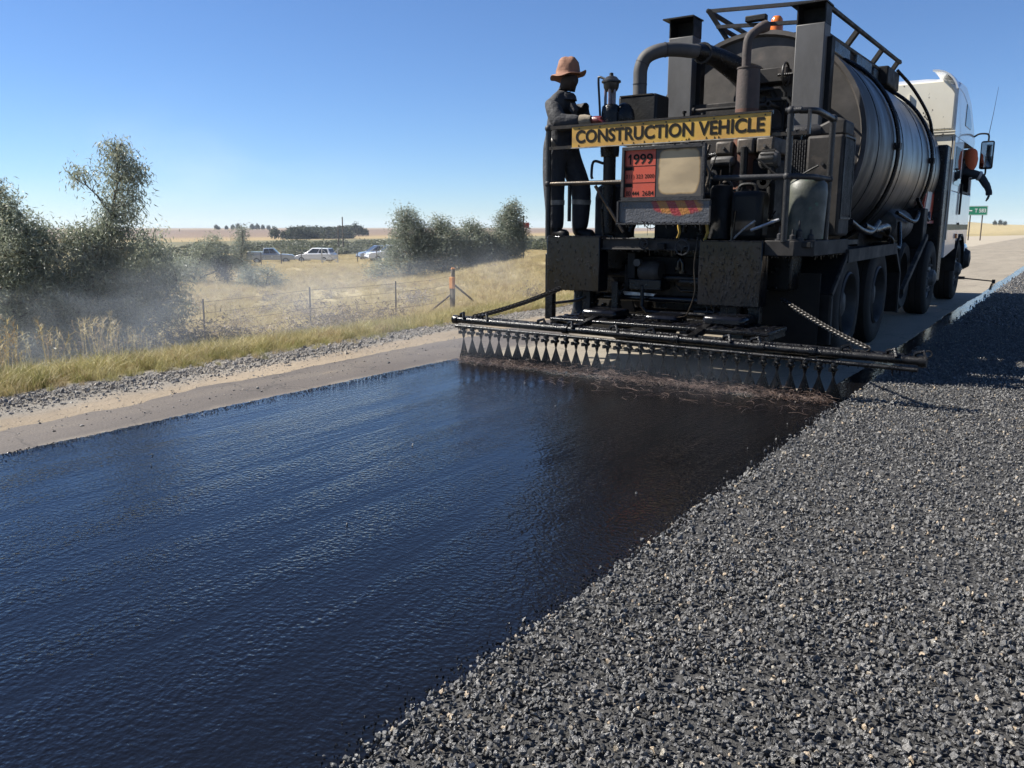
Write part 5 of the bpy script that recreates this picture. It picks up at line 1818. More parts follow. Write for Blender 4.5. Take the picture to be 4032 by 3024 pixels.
# ------------------------------------------------------------------ people
def skinned(name, joints, bones, regions, parent, root, levels=2):
    """one continuous body grown round a skeleton; regions: list of (material, test(x, y, z)); first is the default"""
    names = list(joints)
    base = BASE[parent]
    me = bpy.data.meshes.new(name)
    me.from_pydata([tuple(vec(joints[n][0]) - vec(base)) for n in names], [(names.index(a), names.index(b)) for a, b in bones], [])
    o = bpy.data.objects.new(name, me)
    COL.objects.link(o)
    md = o.modifiers.new('skin', 'SKIN')
    md.use_smooth_shade = True
    md.branch_smoothing = .6
    for i, n in enumerate(names):
        r = joints[n][1]
        me.skin_vertices[0].data[i].radius = r if isinstance(r, tuple) else (r, r)
        me.skin_vertices[0].data[i].use_root = (n == root)
    sb = o.modifiers.new('sub', 'SUBSURF')
    sb.levels = sb.render_levels = levels
    bpy.context.view_layer.update()
    dg = bpy.context.evaluated_depsgraph_get()
    out = bpy.data.meshes.new_from_object(o.evaluated_get(dg))
    bpy.data.objects.remove(o)
    out.materials.clear()
    for m, _ in regions:
        out.materials.append(M[m])
    for p in out.polygons:
        c = vec(p.center) + vec(base)
        for k, (m, t) in enumerate(regions):
            if k and t(*c):
                p.material_index = k
        p.use_smooth = True
    r = bpy.data.objects.new(name, out)
    COL.objects.link(r)
    r.parent = parent
    BASE[r] = base
    return r


def glove(c, d, up, mat, parent, grip=.5, size=1.0, name='glove'):
    """palm, four unequal bent fingers and a thumb from the side of the palm; d points along the fingers"""
    d = vec(d) / np.linalg.norm(d)
    up = vec(up) - d * np.dot(up, d)
    up /= np.linalg.norm(up)
    s = np.cross(d, up)
    c = vec(c)
    m = MB()
    palm = [c - d * .05 * size, c - d * .02 * size, c + d * .02 * size, c + d * .045 * size]
    m.tube(palm, [.026 * size, .036 * size, .040 * size, .036 * size], 12)
    for k, (off, L) in enumerate(((-.030, .070), (-.010, .080), (.011, .075), (.030, .058))):
        p = c + d * .035 * size + s * off * size
        pts = [p]
        a = 0.0
        for j in range(3):
            a += grip * (.55 + .25 * j)
            p = p + (d * math.cos(a) - up * math.sin(a)) * L / 3 * size * 1.15
            pts.append(p)
        m.tube(pts, [.0125 * size, .012 * size, .011 * size, .008 * size], 8)
    p = c - s * .030 * size - d * .015 * size
    m.tube([p, p + (-s * .7 + d * .6) * .032 * size, p + (-s * .5 + d * 1.1 - up * .3) * .052 * size], [.015 * size, .013 * size, .009 * size], 8)
    return m.build(name, mat, parent)


op = thing('person', (-4.2, 7.15, 1.13), 'worker in black overalls and floppy brown hat standing on the rear platform', 'person')
J = dict(pelvis=((-4.285, 7.15, 2.0), (.19, .165)), waist=((-4.29, 7.15, 2.13), (.20, .165)), chest=((-4.275, 7.15, 2.30), (.225, .185)), collar=((-4.265, 7.15, 2.43), (.165, .14)),
         neck=((-4.24, 7.15, 2.52), .085), head=((-4.215, 7.15, 2.60), (.108, .12)), crown=((-4.21, 7.15, 2.70), (.09, .10)), nose=((-4.125, 7.15, 2.60), .035),
         rsh=((-4.28, 6.99, 2.40), .115), rel=((-4.21, 6.95, 2.20), .105), rwr=((-3.97, 7.0, 2.215), .062),
         lsh=((-4.24, 7.31, 2.40), .11), lel=((-4.12, 7.36, 2.20), .095), lwr=((-3.92, 7.27, 2.22), .06),
         rhip=((-4.31, 7.06, 1.90), .135), rkn=((-4.30, 7.05, 1.58), .105), ran=((-4.28, 7.05, 1.24), .088), rheel=((-4.29, 7.05, 1.19), .07), rtoe=((-4.12, 7.03, 1.165), .055),
         lhip=((-4.25, 7.24, 1.90), .135), lkn=((-4.10, 7.25, 1.60), .105), lan=((-4.12, 7.25, 1.24), .088), lheel=((-4.13, 7.25, 1.19), .07), ltoe=((-3.95, 7.24, 1.165), .055))
BN = [('pelvis', 'waist'), ('waist', 'chest'), ('chest', 'collar'), ('collar', 'neck'), ('neck', 'head'), ('head', 'crown'), ('head', 'nose'), ('collar', 'rsh'), ('rsh', 'rel'), ('rel', 'rwr'), ('collar', 'lsh'), ('lsh', 'lel'), ('lel', 'lwr'),
      ('pelvis', 'rhip'), ('rhip', 'rkn'), ('rkn', 'ran'), ('ran', 'rheel'), ('rheel', 'rtoe'), ('pelvis', 'lhip'), ('lhip', 'lkn'), ('lkn', 'lan'), ('lan', 'lheel'), ('lheel', 'ltoe')]
body = skinned('body', J, BN, [('cloth_black', None), ('hood_brown', lambda x, y, z: z > 2.515 and x > -4.36), ('can_black', lambda x, y, z: z < 1.235)], op, 'pelvis')
# collar of the jacket
MB().lathe((-4.245, 7.15, 2.445), [(.115, -.01), (.105, .03), (.085, .055), (.075, .05)], 'z', 20).build('jacket_collar', 'cloth_black', op)
MB().lathe((-4.285, 7.15, 1.98), [(.165, .0), (.178, .03), (.172, .06)], 'z', 24, sx=.98, sy=.88).build('jacket_hem', 'cloth_black', op)
MB().prism([(-4.125, 2.40), (-4.085, 2.335), (-4.10, 2.29), (-4.14, 2.33)], 'y', 7.05, 7.12).build('jacket_flap', 'cloth_black', op)
# floppy hat: dented crown, wavy brim drooping behind, lifted in front
HC = (-4.215, 7.15)
V, F = [], []
prof = [(.002, 2.832), (.035, 2.829), (.066, 2.815), (.088, 2.785), (.099, 2.74), (.107, 2.70), (.115, 2.675), (.14, 2.668), (.165, 2.662), (.167, 2.657), (.14, 2.662), (.112, 2.668)]
na = 36
for j, (r, z) in enumerate(prof):
    for k in range(na):
        a = 2 * math.pi * k / na
        dz, rr = 0.0, r
        if r > .11 and j >= 6:
            t = (r - .11) / .057
            dz = t * (.020 * math.cos(a) * (1 if math.cos(a) > 0 else 1.9) + .018 * math.sin(2.0 * a + .6) + .010 * math.sin(5 * a))
        else:
            rr = r * (1 + .06 * math.sin(2 * a + 9 * z) + .04 * math.sin(5 * a - 30 * z) + .02 * math.sin(11 * a + 50 * z))
            dz = .010 * math.sin(3 * a + 2) * r / .1 if j < 4 else 0
        V.append((HC[0] + rr * math.cos(a) * 1.04, HC[1] + rr * math.sin(a), z + dz))
for j in range(len(prof) - 1):
    for k in range(na):
        k2 = (k + 1) % na
        F.append((j * na + k, j * na + k2, (j + 1) * na + k2, (j + 1) * na + k))
hat = MB().add(V, F).build('hat', 'hat', op, angle=70)
MB().tube(smooth_path([(-4.135, 7.06, 2.66), (-4.13, 7.06, 2.58), (-4.14, 7.06, 2.48)]), .003, 5).build('chin_cord', 'cloth_dark', op)
g1 = glove((-3.83, 7.02, 2.215), (1, .1, -.12), (0, 0, 1), 'glove_red', op, .45, 1.05)
MB().tube([(-3.985, 6.998, 2.215), (-3.94, 7.003, 2.218), (-3.88, 7.01, 2.218)], [.058, .056, .043], 14).build('glove_cuff', 'glove_cuff', op)
glove((-3.79, 7.22, 2.22), (1, -.2, -.1), (0, 0, 1), 'glove_red', op, .5, 1.05)
MB().tube([(-3.94, 7.265, 2.22), (-3.90, 7.255, 2.22), (-3.84, 7.235, 2.22)], [.056, .054, .043], 14).build('glove_cuff', 'glove_cuff', op)
MB().tube([(-4.29, 7.05, 1.50), (-4.288, 7.05, 1.455)], [.097, .094], 18).build('reflective_band', 'reflective', op)
MB().tube([(-4.107, 7.25, 1.51), (-4.109, 7.25, 1.465)], [.097, .094], 18).build('reflective_band', 'reflective', op)
MB().tube([(-4.29, 6.955, 2.02), (-4.25, 6.965, 2.05)], [.035, .04], 10).build('cloth_rag', 'reflective', op)

dr = thing('person', (-2.05, 16.35, 1.12), 'driver in orange hat with one arm out of the cab window', 'person')
J = dict(pelvis=((-2.15, 16.1, 1.55), (.15, .14)), waist=((-2.10, 16.2, 1.72), .15), chest=((-2.0, 16.35, 1.98), (.17, .15)), collar=((-1.93, 16.42, 2.22), .11),
         neck=((-1.86, 16.45, 2.30), .062), head=((-1.75, 16.47, 2.40), .09), crown=((-1.72, 16.47, 2.50), .078),
         rsh=((-1.85, 16.42, 2.20), .075), rel=((-1.56, 16.5, 2.10), .075), rwr=((-1.43, 16.52, 1.88), .058),
         lsh=((-2.15, 16.48, 2.2), .075), lel=((-2.25, 16.7, 2.0), .06), lwr=((-2.15, 16.95, 1.95), .042),
         rkn=((-2.0, 16.55, 1.5), .085), ran=((-2.0, 16.75, 1.17), .06), lkn=((-2.3, 16.55, 1.5), .085), lan=((-2.3, 16.75, 1.17), .06))
BN = [('pelvis', 'waist'), ('waist', 'chest'), ('chest', 'collar'), ('collar', 'neck'), ('neck', 'head'), ('head', 'crown'), ('collar', 'rsh'), ('rsh', 'rel'), ('rel', 'rwr'), ('collar', 'lsh'), ('lsh', 'lel'), ('lel', 'lwr'),
      ('pelvis', 'rkn'), ('rkn', 'ran'), ('pelvis', 'lkn'), ('lkn', 'lan')]
skinned('body', J, BN, [('cloth_navy', None), ('skin_dark', lambda x, y, z: z > 2.31 and x > -1.95)], dr, 'pelvis')
glove((-1.418, 16.52, 1.835), (.1, .05, -1), (1, 0, 0), 'cloth_navy', dr, .3, 1.3)
MB().tube([(-1.475, 16.51, 1.97), (-1.44, 16.515, 1.90), (-1.42, 16.52, 1.84)], [.058, .052, .045], 12).build('sleeve_cuff', 'cloth_navy', dr)
MB().tube([(-1.60, 16.49, 2.11), (-1.565, 16.5, 2.095)], [.082, .08], 16).build('reflective_band', 'reflective_clean', dr)
V, F = [], []
prof = [(.002, .13), (.05, .125), (.085, .09), (.097, .04), (.10, .0), (.112, -.10), (.105, -.20), (.10, -.20), (.092, 0)]
for j, (r, z) in enumerate(prof):
    for k in range(24):
        a = 2 * math.pi * k / 24
        back = max(0, -math.sin(a - .5))
        zz = z if z > -.02 else z * (.25 + .9 * back)
        V.append((-1.735 + r * math.cos(a) * (1 + .05 * math.sin(4 * a)), 16.47 + r * math.sin(a), 2.43 + zz))
for j in range(len(prof) - 1):
    for k in range(24):
        k2 = (k + 1) % 24
        F.append((j * 24 + k, j * 24 + k2, (j + 1) * 24 + k2, (j + 1) * 24 + k))
MB().add(V, F).build('hat', 'hat_orange', dr, angle=70)


# ------------------------------------------------------------------ trees
def leaf_material(name, stops, rough=.45):
    m, nt, b = new_mat(name)
    L = nt.links.new
    at = N(nt, 'ShaderNodeAttribute', attribute_name='leafv')
    r = ramp(nt, at.outputs['Fac'], stops)
    L(r.outputs[0], b.inputs['Base Color'])
    b.inputs['Roughness'].default_value = rough
    tr = N(nt, 'ShaderNodeBsdfTranslucent')
    L(r.outputs[0], tr.inputs[0])
    mx = N(nt, 'ShaderNodeMixShader', i_0=.4)
    L(b.outputs[0], mx.inputs[1])
    L(tr.outputs[0], mx.inputs[2])
    L(mx.outputs[0], nt.nodes['Material Output'].inputs[0])
    return m


M['gum_leaf'] = leaf_material('gum_leaf', [(0, (.20, .23, .16)), (.5, (.33, .37, .27)), (.85, (.50, .54, .42)), (1, (.56, .50, .30))])
M['pale_leaf'] = leaf_material('pale_leaf', [(0, (.18, .215, .16)), (.5, (.28, .32, .245)), (.85, (.40, .44, .35)), (1, (.42, .36, .25))])
M['dark_leaf'] = leaf_material('dark_leaf', [(0, (.028, .040, .026)), (.6, (.05, .066, .04)), (1, (.08, .095, .055))], .6)
M['scrub_leaf'] = leaf_material('scrub_leaf', [(0, (.085, .10, .06)), (.6, (.13, .15, .09)), (1, (.19, .19, .12))], .6)


def leaves(rs, centers, per, sig, ln, wd, droop):
    """lance-shaped leaves hung round the twig ends"""
    c = np.repeat(centers, per, 0)
    n = len(c)
    p = c + rs.normal(0, 1, (n, 3)) * sig
    d = rs.normal(0, 1, (n, 3))
    d[:, 2] = d[:, 2] * .6 - droop
    d /= np.linalg.norm(d, axis=1)[:, None]
    q = rs.normal(0, 1, (n, 3))
    s = np.cross(d, q)
    s /= np.linalg.norm(s, axis=1)[:, None]
    L = (ln * rs.uniform(.6, 1.3, n))[:, None]
    W = (wd * rs.uniform(.7, 1.3, n))[:, None]
    a, b = p, p + d * L
    m = p + d * L * .45 + np.cross(s, d) * L * .08
    V = np.stack([a, m + s * W * .5, b, m - s * W * .5], 1).reshape(-1, 3)
    F = np.arange(n * 4).reshape(-1, 4)
    return V, F, rs.random(n)


def tree(name, label, base, cat, blobs, trunks, seed, mat='gum_leaf', per=26, sig=.16, ln=.13, wd=.022, droop=.8, group=None, twig=.5, scale=1.0):
    """blobs: (dx, dy, z, rx, ry, rz, number of twig ends); trunks: (points, r0, r1)"""
    rs = np.random.default_rng(seed)
    t = thing(name, base, label, cat, group)
    C = []
    for (dx, dy, z, rx, ry, rz, n) in blobs:
        u = rs.normal(0, 1, (n, 3))
        u /= np.linalg.norm(u, axis=1)[:, None]
        u *= (rs.uniform(.25, 1, n) ** .5)[:, None] * (1 + .13 * rs.normal(0, 1, n))[:, None]
        C.append(u * [rx, ry, rz] + [dx, dy, z])
    C = np.concatenate(C)
    C = C[C[:, 2] > .12]
    V, F, lv = leaves(rs, C, per, sig, ln, wd, droop)
    me = mesh_np('crown', V, F, M[mat], smooth=False)
    at = me.attributes.new('leafv', 'FLOAT', 'FACE')
    at.data.foreach_set('value', np.clip(lv * .75 + np.repeat(rs.random(len(C)), per) * .3, 0, 1).astype(np.float32))
    o = bpy.data.objects.new('crown', me)
    COL.objects.link(o)
    o.parent = t
    mb = MB()
    allp = []
    for pts, r0, r1 in trunks:
        sp = smooth_path(pts, 4)
        sp = [p + rs.normal(0, .012, 3) for p in sp]
        mb.tube([p + vec(base) for p in sp], list(np.linspace(r0, r1, len(sp))), 8)
        allp += sp
    allp = np.array(allp)
    for c in C:
        if rs.random() < twig:
            lower = allp[allp[:, 2] < c[2] + .05]
            if len(lower) == 0:
                continue
            k = np.argmin(np.linalg.norm(lower - c, axis=1) + .4 * np.abs(lower[:, 2] - c[2] + .25))
            s = lower[k]
            mid = (s + c) / 2 + [0, 0, .06] + rs.normal(0, .03, 3)
            mb.tube([s + vec(base), mid + vec(base), c + vec(base)], [.014, .009, .004], 5, caps=False)
    mb.build('trunk', 'bark', t)
    t.scale = (scale,) * 3
    return t


def on_ground(x, y, dz=0.0):
    return (x, y, float(tz(x, y)) + dz)


G_L = 'gum trees beyond the left verge'
tree('gum_tree', 'bushy gum tree at the left edge of the picture, reddish top shoots', on_ground(-15.8, 7.16), 'tree',
     [(0, 0, 1.4, 1.5, 1.4, 1.3, 330), (.1, .1, 2.7, 1.1, 1.0, .9, 190), (.05, .1, 3.7, .35, .38, .55, 40), (-.4, -.9, 1.1, 1.4, 1.1, .9, 80)],
     [([(0, 0, -.1), (.1, .1, 1.2), (.1, .1, 2.6), (.05, .1, 3.9)], .07, .012), ([(0, 0, .2), (-.5, -.4, 1.4), (-.7, -.8, 2.2)], .05, .012)], 1, per=38, sig=.13, wd=.024, scale=.82, group=G_L)
tree('gum_tree', 'wide low gum bush between the leftmost gum and the tall one', on_ground(-15.6, 7.8), 'tree',
     [(0, 0, 1.2, 1.5, 1.2, 1.15, 340), (-.1, .2, 2.3, 1.2, 1.2, .75, 150), (-.3, -.2, 3.1, .5, .5, .4, 40), (.4, .6, 2.9, .4, .5, .45, 34), (.5, .5, .8, 1.0, 1.0, .7, 110)],
     [([(0, 0, -.1), (.1, .1, 1.0), (0, .3, 2.4)], .06, .015), ([(0, 0, .2), (.5, .4, 1.3), (.7, .8, 2.3)], .045, .012)], 2, per=38, sig=.13, wd=.024, scale=.82, group=G_L)
tree('gum_tree', 'tallest gum tree with bare upper stem and windblown crown', on_ground(-15.4, 8.25), 'tree',
     [(0, .1, 1.2, 1.1, 1.1, 1.1, 260), (.2, .5, 2.2, .8, .8, .45, 80), (.45, .75, 3.2, .42, .5, .4, 34), (.55, .95, 3.75, .45, .5, .35, 36), (.6, .95, 4.35, .45, .45, .38, 40), (.55, .9, 4.85, .30, .3, .25, 22), (.1, .1, 4.35, .35, .3, .15, 8), (.7, 1.1, 2.75, .3, .35, .3, 18), (.1, .25, 3.0, .35, .35, .2, 14), (.35, .6, 2.85, .38, .42, .45, 44), (.25, .45, 2.5, .45, .45, .3, 36)],
     [([(0, 0, -.1), (.08, .12, 1.2), (.2, .35, 2.4), (.45, .7, 3.4), (.55, .85, 4.2), (.6, .95, 5.0)], .085, .014), ([(.2, .35, 2.4), (.1, .3, 3.0), (.05, .25, 3.3)], .03, .01), ([(.45, .7, 3.5), (.3, .4, 4.0), (.0, .0, 4.4)], .022, .006)], 3, per=38, sig=.13, wd=.024, droop=1.2, scale=.82, group=G_L)
tree('gum_tree', 'drooping gum tree at the right end of the left thicket', on_ground(-15.6, 9.2), 'tree',
     [(0, 0, 1.3, 1.0, 1.1, 1.1, 260), (.3, .6, 2.2, .7, .7, .5, 100), (.4, .7, 2.9, .3, .4, .35, 18), (.6, .9, 1.5, .5, .6, .7, 60)],
     [([(0, 0, -.1), (.1, .2, 1.2), (.3, .6, 2.3), (.4, .75, 3.1)], .06, .012), ([(0, 0, .3), (.4, .7, 1.3), (.7, 1.1, 1.9)], .04, .01)], 4, per=38, sig=.13, wd=.024, droop=1.2, scale=.82, group=G_L)
tree('gum_tree', 'dark leaning gum sapling behind the grass, left of the upright one', on_ground(-42.6, 29.6), 'tree',
     [(0, 0, .9, 1.2, 1.0, .8, 130), (.5, .5, 1.9, .6, .6, .6, 60), (1.0, .9, 2.5, .4, .4, .4, 24), (-1.0, -.5, .6, .6, .6, .5, 40), (1.0, .8, 1.3, .5, .5, .4, 30)],
     [([(0, 0, -.1), (.2, .2, .9), (.6, .55, 1.9), (1.0, .9, 2.7)], .06, .012), ([(.3, .3, .4), (1.2, 1.0, .9), (1.6, 1.4, 1.1)], .04, .01)], 5, per=24, sig=.18, ln=.17, wd=.035, droop=.5)
tree('gum_tree', 'small dark gum shrub leaning beside the leaning sapling', on_ground(-41.2, 30.8), 'tree',
     [(0, 0, .8, .5, .5, .7, 60), (-.1, 0, 1.4, .4, .4, .35, 30)],
     [([(.2, .1, -.1), (.05, 0, .7), (-.1, 0, 1.6)], .05, .012)], 6, 'dark_leaf', per=24, sig=.18, ln=.17, wd=.035, droop=.5)
tree('gum_tree', 'slender upright gum sapling left of the parked pickup', on_ground(-40.2, 31.4), 'tree',
     [(-.15, -.1, 1.5, .75, .65, .6, 80), (.1, 0, 2.3, .55, .5, .5, 50), (0, 0, 3.0, .35, .35, .4, 26), (.3, .2, .9, .5, .5, .3, 20)],
     [([(.35, .3, -.1), (.15, .1, .8), (-.1, -.05, 1.6), (.05, 0, 2.6), (0, 0, 3.4)], .11, .012)], 7, 'pale_leaf', per=24, sig=.17, ln=.16, wd=.035, droop=.5)
tree('gum_bush', 'low round gum bush in the grass below the parked pickup', on_ground(-35.2, 28.8), 'bush',
     [(0, 0, .55, 1.0, .9, .6, 110), (-.7, -.6, .8, .5, .5, .5, 40)],
     [([(0, 0, -.1), (.1, 0, .4), (.2, .1, .9)], .05, .012), ([(0, 0, 0), (-.4, -.4, .5), (-.7, -.6, 1.0)], .04, .01)], 8, 'pale_leaf', per=22, sig=.16, ln=.14, wd=.035, droop=.3)
G_R = 'pale gum trees right of the parked cars'
for (x, y, h, w_, sd, lb) in ((-33.0, 37.6, 4.1, 1.3, 21, 'tall pale gum tree beside the parked white pickup'), (-31.3, 38.7, 3.3, 1.3, 22, 'pale gum tree second from the parked white pickup'),
                              (-30.2, 40.3, 2.7, 1.2, 23, 'shortest pale gum tree behind the orange topped posts'), (-29.0, 42.0, 3.7, .95, 24, 'slim pale gum tree nearest the red board pole')):
    tree('gum_tree', lb, on_ground(x, y), 'tree',
         [(0, 0, h * .32, w_ * 1.1, w_ * 1.1, h * .33, 300), (.1, .1, h * .62, w_ * .9, w_ * .9, h * .24, 190), (-.2 if sd != 24 else .4, .1, h * .86, w_ * .45, w_ * .45, h * .15, 60), (w_ * .7, .4, h * .42, w_ * .6, w_ * .6, h * .24, 110)],
         [([(0, 0, -.1), (.1, .05, h * .35), (-.1, .1, h * .7), (-.15, .1, h * .98)], .10, .012), ([(0, 0, .2), (.5, .3, h * .4), (.8, .5, h * .62)], .06, .012)],
         sd, 'pale_leaf', per=24, sig=.20, ln=.18, wd=.04, droop=.5, group=G_R)
tree('gum_bush', 'grey green bush at the foot of the tall pale gum tree', on_ground(-33.4, 35.6), 'bush',
     [(0, 0, .6, 1.0, .9, .6, 90)], [([(0, 0, -.1), (.1, 0, .5), (.15, .1, 1.0)], .05, .012)], 30, 'gum_leaf', per=22, sig=.18, ln=.15, wd=.035, droop=.3)


# scrub on the valley floor, far woods
def clump_mesh(name, seed, mat, n=60, per=7, flat=.6, ln=.22, wd=.13):
    rs = np.random.default_rng(seed)
    u = rs.normal(0, 1, (n, 3))
    u /= np.linalg.norm(u, axis=1)[:, None]
    u *= rs.uniform(.5, 1, n)[:, None] * [1, 1, flat]
    u[:, 2] = np.abs(u[:, 2])
    V, F, lv = leaves(rs, u, per, .12, ln, wd, .2)
    me = mesh_np(name, V, F, M[mat], smooth=False)
    at = me.attributes.new('leafv', 'FLOAT', 'FACE')
    at.data.foreach_set('value', lv.astype(np.float32))
    return me


def bearing(px, dist):
    a = rad(34.21) + math.atan((1106 - px) / 1821.)
    return (-dist * math.sin(a), dist * math.cos(a))


scrub_src = [clump_mesh('scrub%d' % k, 80 + k, 'scrub_leaf', 90, 9) for k in range(3)]
q = []
for _ in range(340):
    px = rng.uniform(330, 1180)
    d = rng.uniform(125, 330)
    if px < 480:
        d = rng.uniform(75, 130) if rng.random() < .5 else d
    elif px < 620 and rng.random() < .6:
        continue
    x, y = bearing(px, d)
    q.append((x, y, d))
q = np.array(q)
n = len(q)
s = rng.uniform(.6, 2.1, n) * (.6 + q[:, 2] / 330.)
scatter('valley_scrub', np.stack([q[:, 0], q[:, 1], tz(q[:, 0], q[:, 1]) - .1], 1), np.stack([np.zeros(n), np.zeros(n), rng.uniform(0, 6.28, n)], 1), np.stack([s * 1.3, s * 1.3, s], 1), rng.integers(0, 3, n), scrub_src)

wood_src = [clump_mesh('wood%d' % k, 90 + k, 'dark_leaf', 110, 8, .95, .26, .15) for k in range(3)]
q = []
for _ in range(150):
    px = rng.uniform(628, 752)
    d = rng.uniform(700, 800)
    x, y = bearing(px, d)
    q.append((x, y))
q = np.array(q)
n = len(q)
s = rng.uniform(4.0, 6.5, n)
scatter('far_wood', np.stack([q[:, 0], q[:, 1], tz(q[:, 0], q[:, 1])], 1), np.stack([np.zeros(n), np.zeros(n), rng.uniform(0, 6.28, n)], 1), np.stack([s, s, s * 1.5], 1), rng.integers(0, 3, n), wood_src)


far_specs = [(467, 1750, 7.5, 'first small tree on the skyline from the left'), (473, 1750, 5, 'tiny round tree beside the first skyline tree'), (489, 1750, 6.5, 'low tree opening the skyline row'), (503, 1750, 7.5, 'skyline tree left of the slender sapling top'),
             (514, 1750, 9, 'taller skyline tree just left of the slender sapling'), (545, 1750, 9, 'broad skyline tree right of the slender sapling'), (556, 1750, 9, 'second broad skyline tree right of the slender sapling'), (568, 1750, 7.5, 'skyline tree in the middle of the right row'), (580, 1750, 7, 'last tree at the right end of the skyline row'),
             (592, 720, 7.5, 'lone dark tree left of the far wood'), (611, 700, 5, 'small dark tree between lone tree and far wood'), (758, 900, 8, 'dark tree on the slope right of the far wood'), (768, 900, 10, 'tallest dark tree on the slope right of the far wood'), (779, 900, 8, 'dark tree behind the tallest slope tree'), (790, 900, 6, 'small dark tree at the right end of the slope group'),
             (2148, 1350, 5, 'dark tree clump on the hill right of the green road sign'), (2160, 1350, 5.5, 'rounder dark tree on the hill right of the green road sign'), (2170, 1350, 4.5, 'small dark tree on the hill by the right edge')]
for k, (px, d, h, lb) in enumerate(far_specs):
    x, y = bearing(px, d)
    h *= 1.35
    b = on_ground(x, y)
    t = thing('far_tree', b, lb, 'tree', 'far trees across the valley' if px < 1000 else 'trees on the hill by the sign')
    o = bpy.data.objects.new('crown', wood_src[k % 3])
    COL.objects.link(o)
    o.parent = t
    o.location = (0, 0, h * .25)
    o.scale = (h * .42, h * .42, h * .75)
    o.rotation_euler = (0, 0, k * 1.3)
    MB().tube([b, (b[0], b[1], b[2] + h * .5)], [h * .04, h * .02], 6).build('trunk', 'bark', t)


# ------------------------------------------------------------------ fence, posts, poles and signs
fence = thing('wire_fence', on_ground(-17.5, 14), 'thin wire fence with steel posts along the grassy bank', 'fence')
fy = [5.6, 9.0, 12.4, 15.8, 19.3]
for y in fy:
    b = on_ground(-17.5, y)
    MB().beam((b[0], b[1], b[2] - .1), (b[0] + .02, b[1], b[2] + 1.2), .032, .032, (0, 1, 0)).build('post', 'post_steel', fence)
for h in (.35, .6, .85, 1.12):
    pts = []
    for y in [2.2] + fy + [22.2]:
        pts.append(vec(on_ground(-17.5, y, h)))
        if y < 22:
            y2 = y + 1.7
            pts.append(vec(on_ground(-17.5, y2, h - .02)))
    pts[-1] = pts[-1]
    MB().tube(pts, .0042, 4, caps=False).build('wire', 'wire', fence)

b = on_ground(-17.6, 22.3)
st = thing('strainer_post', b, 'braced wooden fence post with orange top, taller of the pair', 'post')
MB().tube([(b[0], b[1], b[2] - .2), (b[0] + .02, b[1], b[2] + 1.33)], [.075, .068], 12).build('post', 'wood', st)
MB().tube([(b[0] + .02, b[1], b[2] + 1.331), (b[0] + .02, b[1], b[2] + 1.37), (b[0] + .02, b[1], b[2] + 1.38)], [.072, .07, .05], 12).build('painted_top', 'wood_orange', st)
MB().cyl((b[0] + .03, b[1] + .05, b[2] + .80), (b[0] + .35, b[1] + 1.1, b[2] + .0), .035, 8).build('brace', 'wood', st)
b2 = on_ground(-16.6, 21.0)
mk = thing('marker_post', b2, 'orange painted square marker post with wooden brace beside the strainer', 'post')
MB().box(b2[0] - .055, b2[0] + .055, b2[1] - .055, b2[1] + .055, b2[2] - .2, b2[2] + .75).build('post', 'wood', mk)
MB().box(b2[0] - .068, b2[0] + .068, b2[1] - .068, b2[1] + .068, b2[2] + .75, b2[2] + 1.12).build('painted_top', 'wood_orange', mk, bevel=.01)
MB().cyl((b2[0] - .05, b2[1] - .03, b2[2] + .55), (b2[0] - .45, b2[1] - .85, b2[2] - .08), .032, 8).build('brace', 'wood', mk)

far_fence = thing('far_fence', on_ground(-57, 62), 'sparse post and wire fence in front of the parked cars', 'fence')
fp = [bearing(px, d) for px, d in ((560, 84), (604, 84), (648, 85), (692, 86), (726, 86), (770, 86), (812, 84), (850, 83))]
for (x, y) in fp:
    z = float(tz(x, y))
    MB().cyl((x, y, z - .1), (x, y, z + 1.35), .045, 6).build('post', 'post_steel', far_fence)
for h in (.5, .9, 1.3):
    MB().tube([(x, y, float(tz(x, y)) + h) for x, y in fp], .008, 4, caps=False).build('wire', 'wire', far_fence)
pa, pb = bearing(693, 84), bearing(727, 84)
b = on_ground(*pa)
gt = thing('gate_frame', b, 'white braced gate frame in front of the parked hatchback', 'gate')
for (x, y) in (pa, pb):
    z = float(tz(x, y))
    MB().cyl((x, y, z - .1), (x, y, z + 1.6), .05, 8).build('post', 'gate_white', gt)
za, zb_ = float(tz(*pa)), float(tz(*pb))
MB().cyl((*pa, za + 1.5), (*pb, zb_ + .2), .035, 6).build('brace', 'gate_white', gt)
MB().cyl((*pa, za + .2), (*pb, zb_ + 1.5), .035, 6).build('brace', 'gate_white', gt)

for px, d, h, lb in ((730, 152, 5.0, 'shorter of two wooden poles behind the white cars'), (740, 150, 6.4, 'taller of two wooden poles behind the white cars')):
    x, y = bearing(px, d)
    b = on_ground(x, y)
    p = thing('utility_pole', b, lb, 'pole', 'wooden poles in the valley')
    MB().tube([(x, y, b[2] - .2), (x, y, b[2] + h)], [.13, .09], 8).build('shaft', 'pole_wood', p)
    if h > 6:
        MB().beam((x - .5, y - .5, b[2] + h - 1.7), (x + .5, y + .5, b[2] + h - 1.7), .12, .12).build('crossarm', 'pole_wood', p)

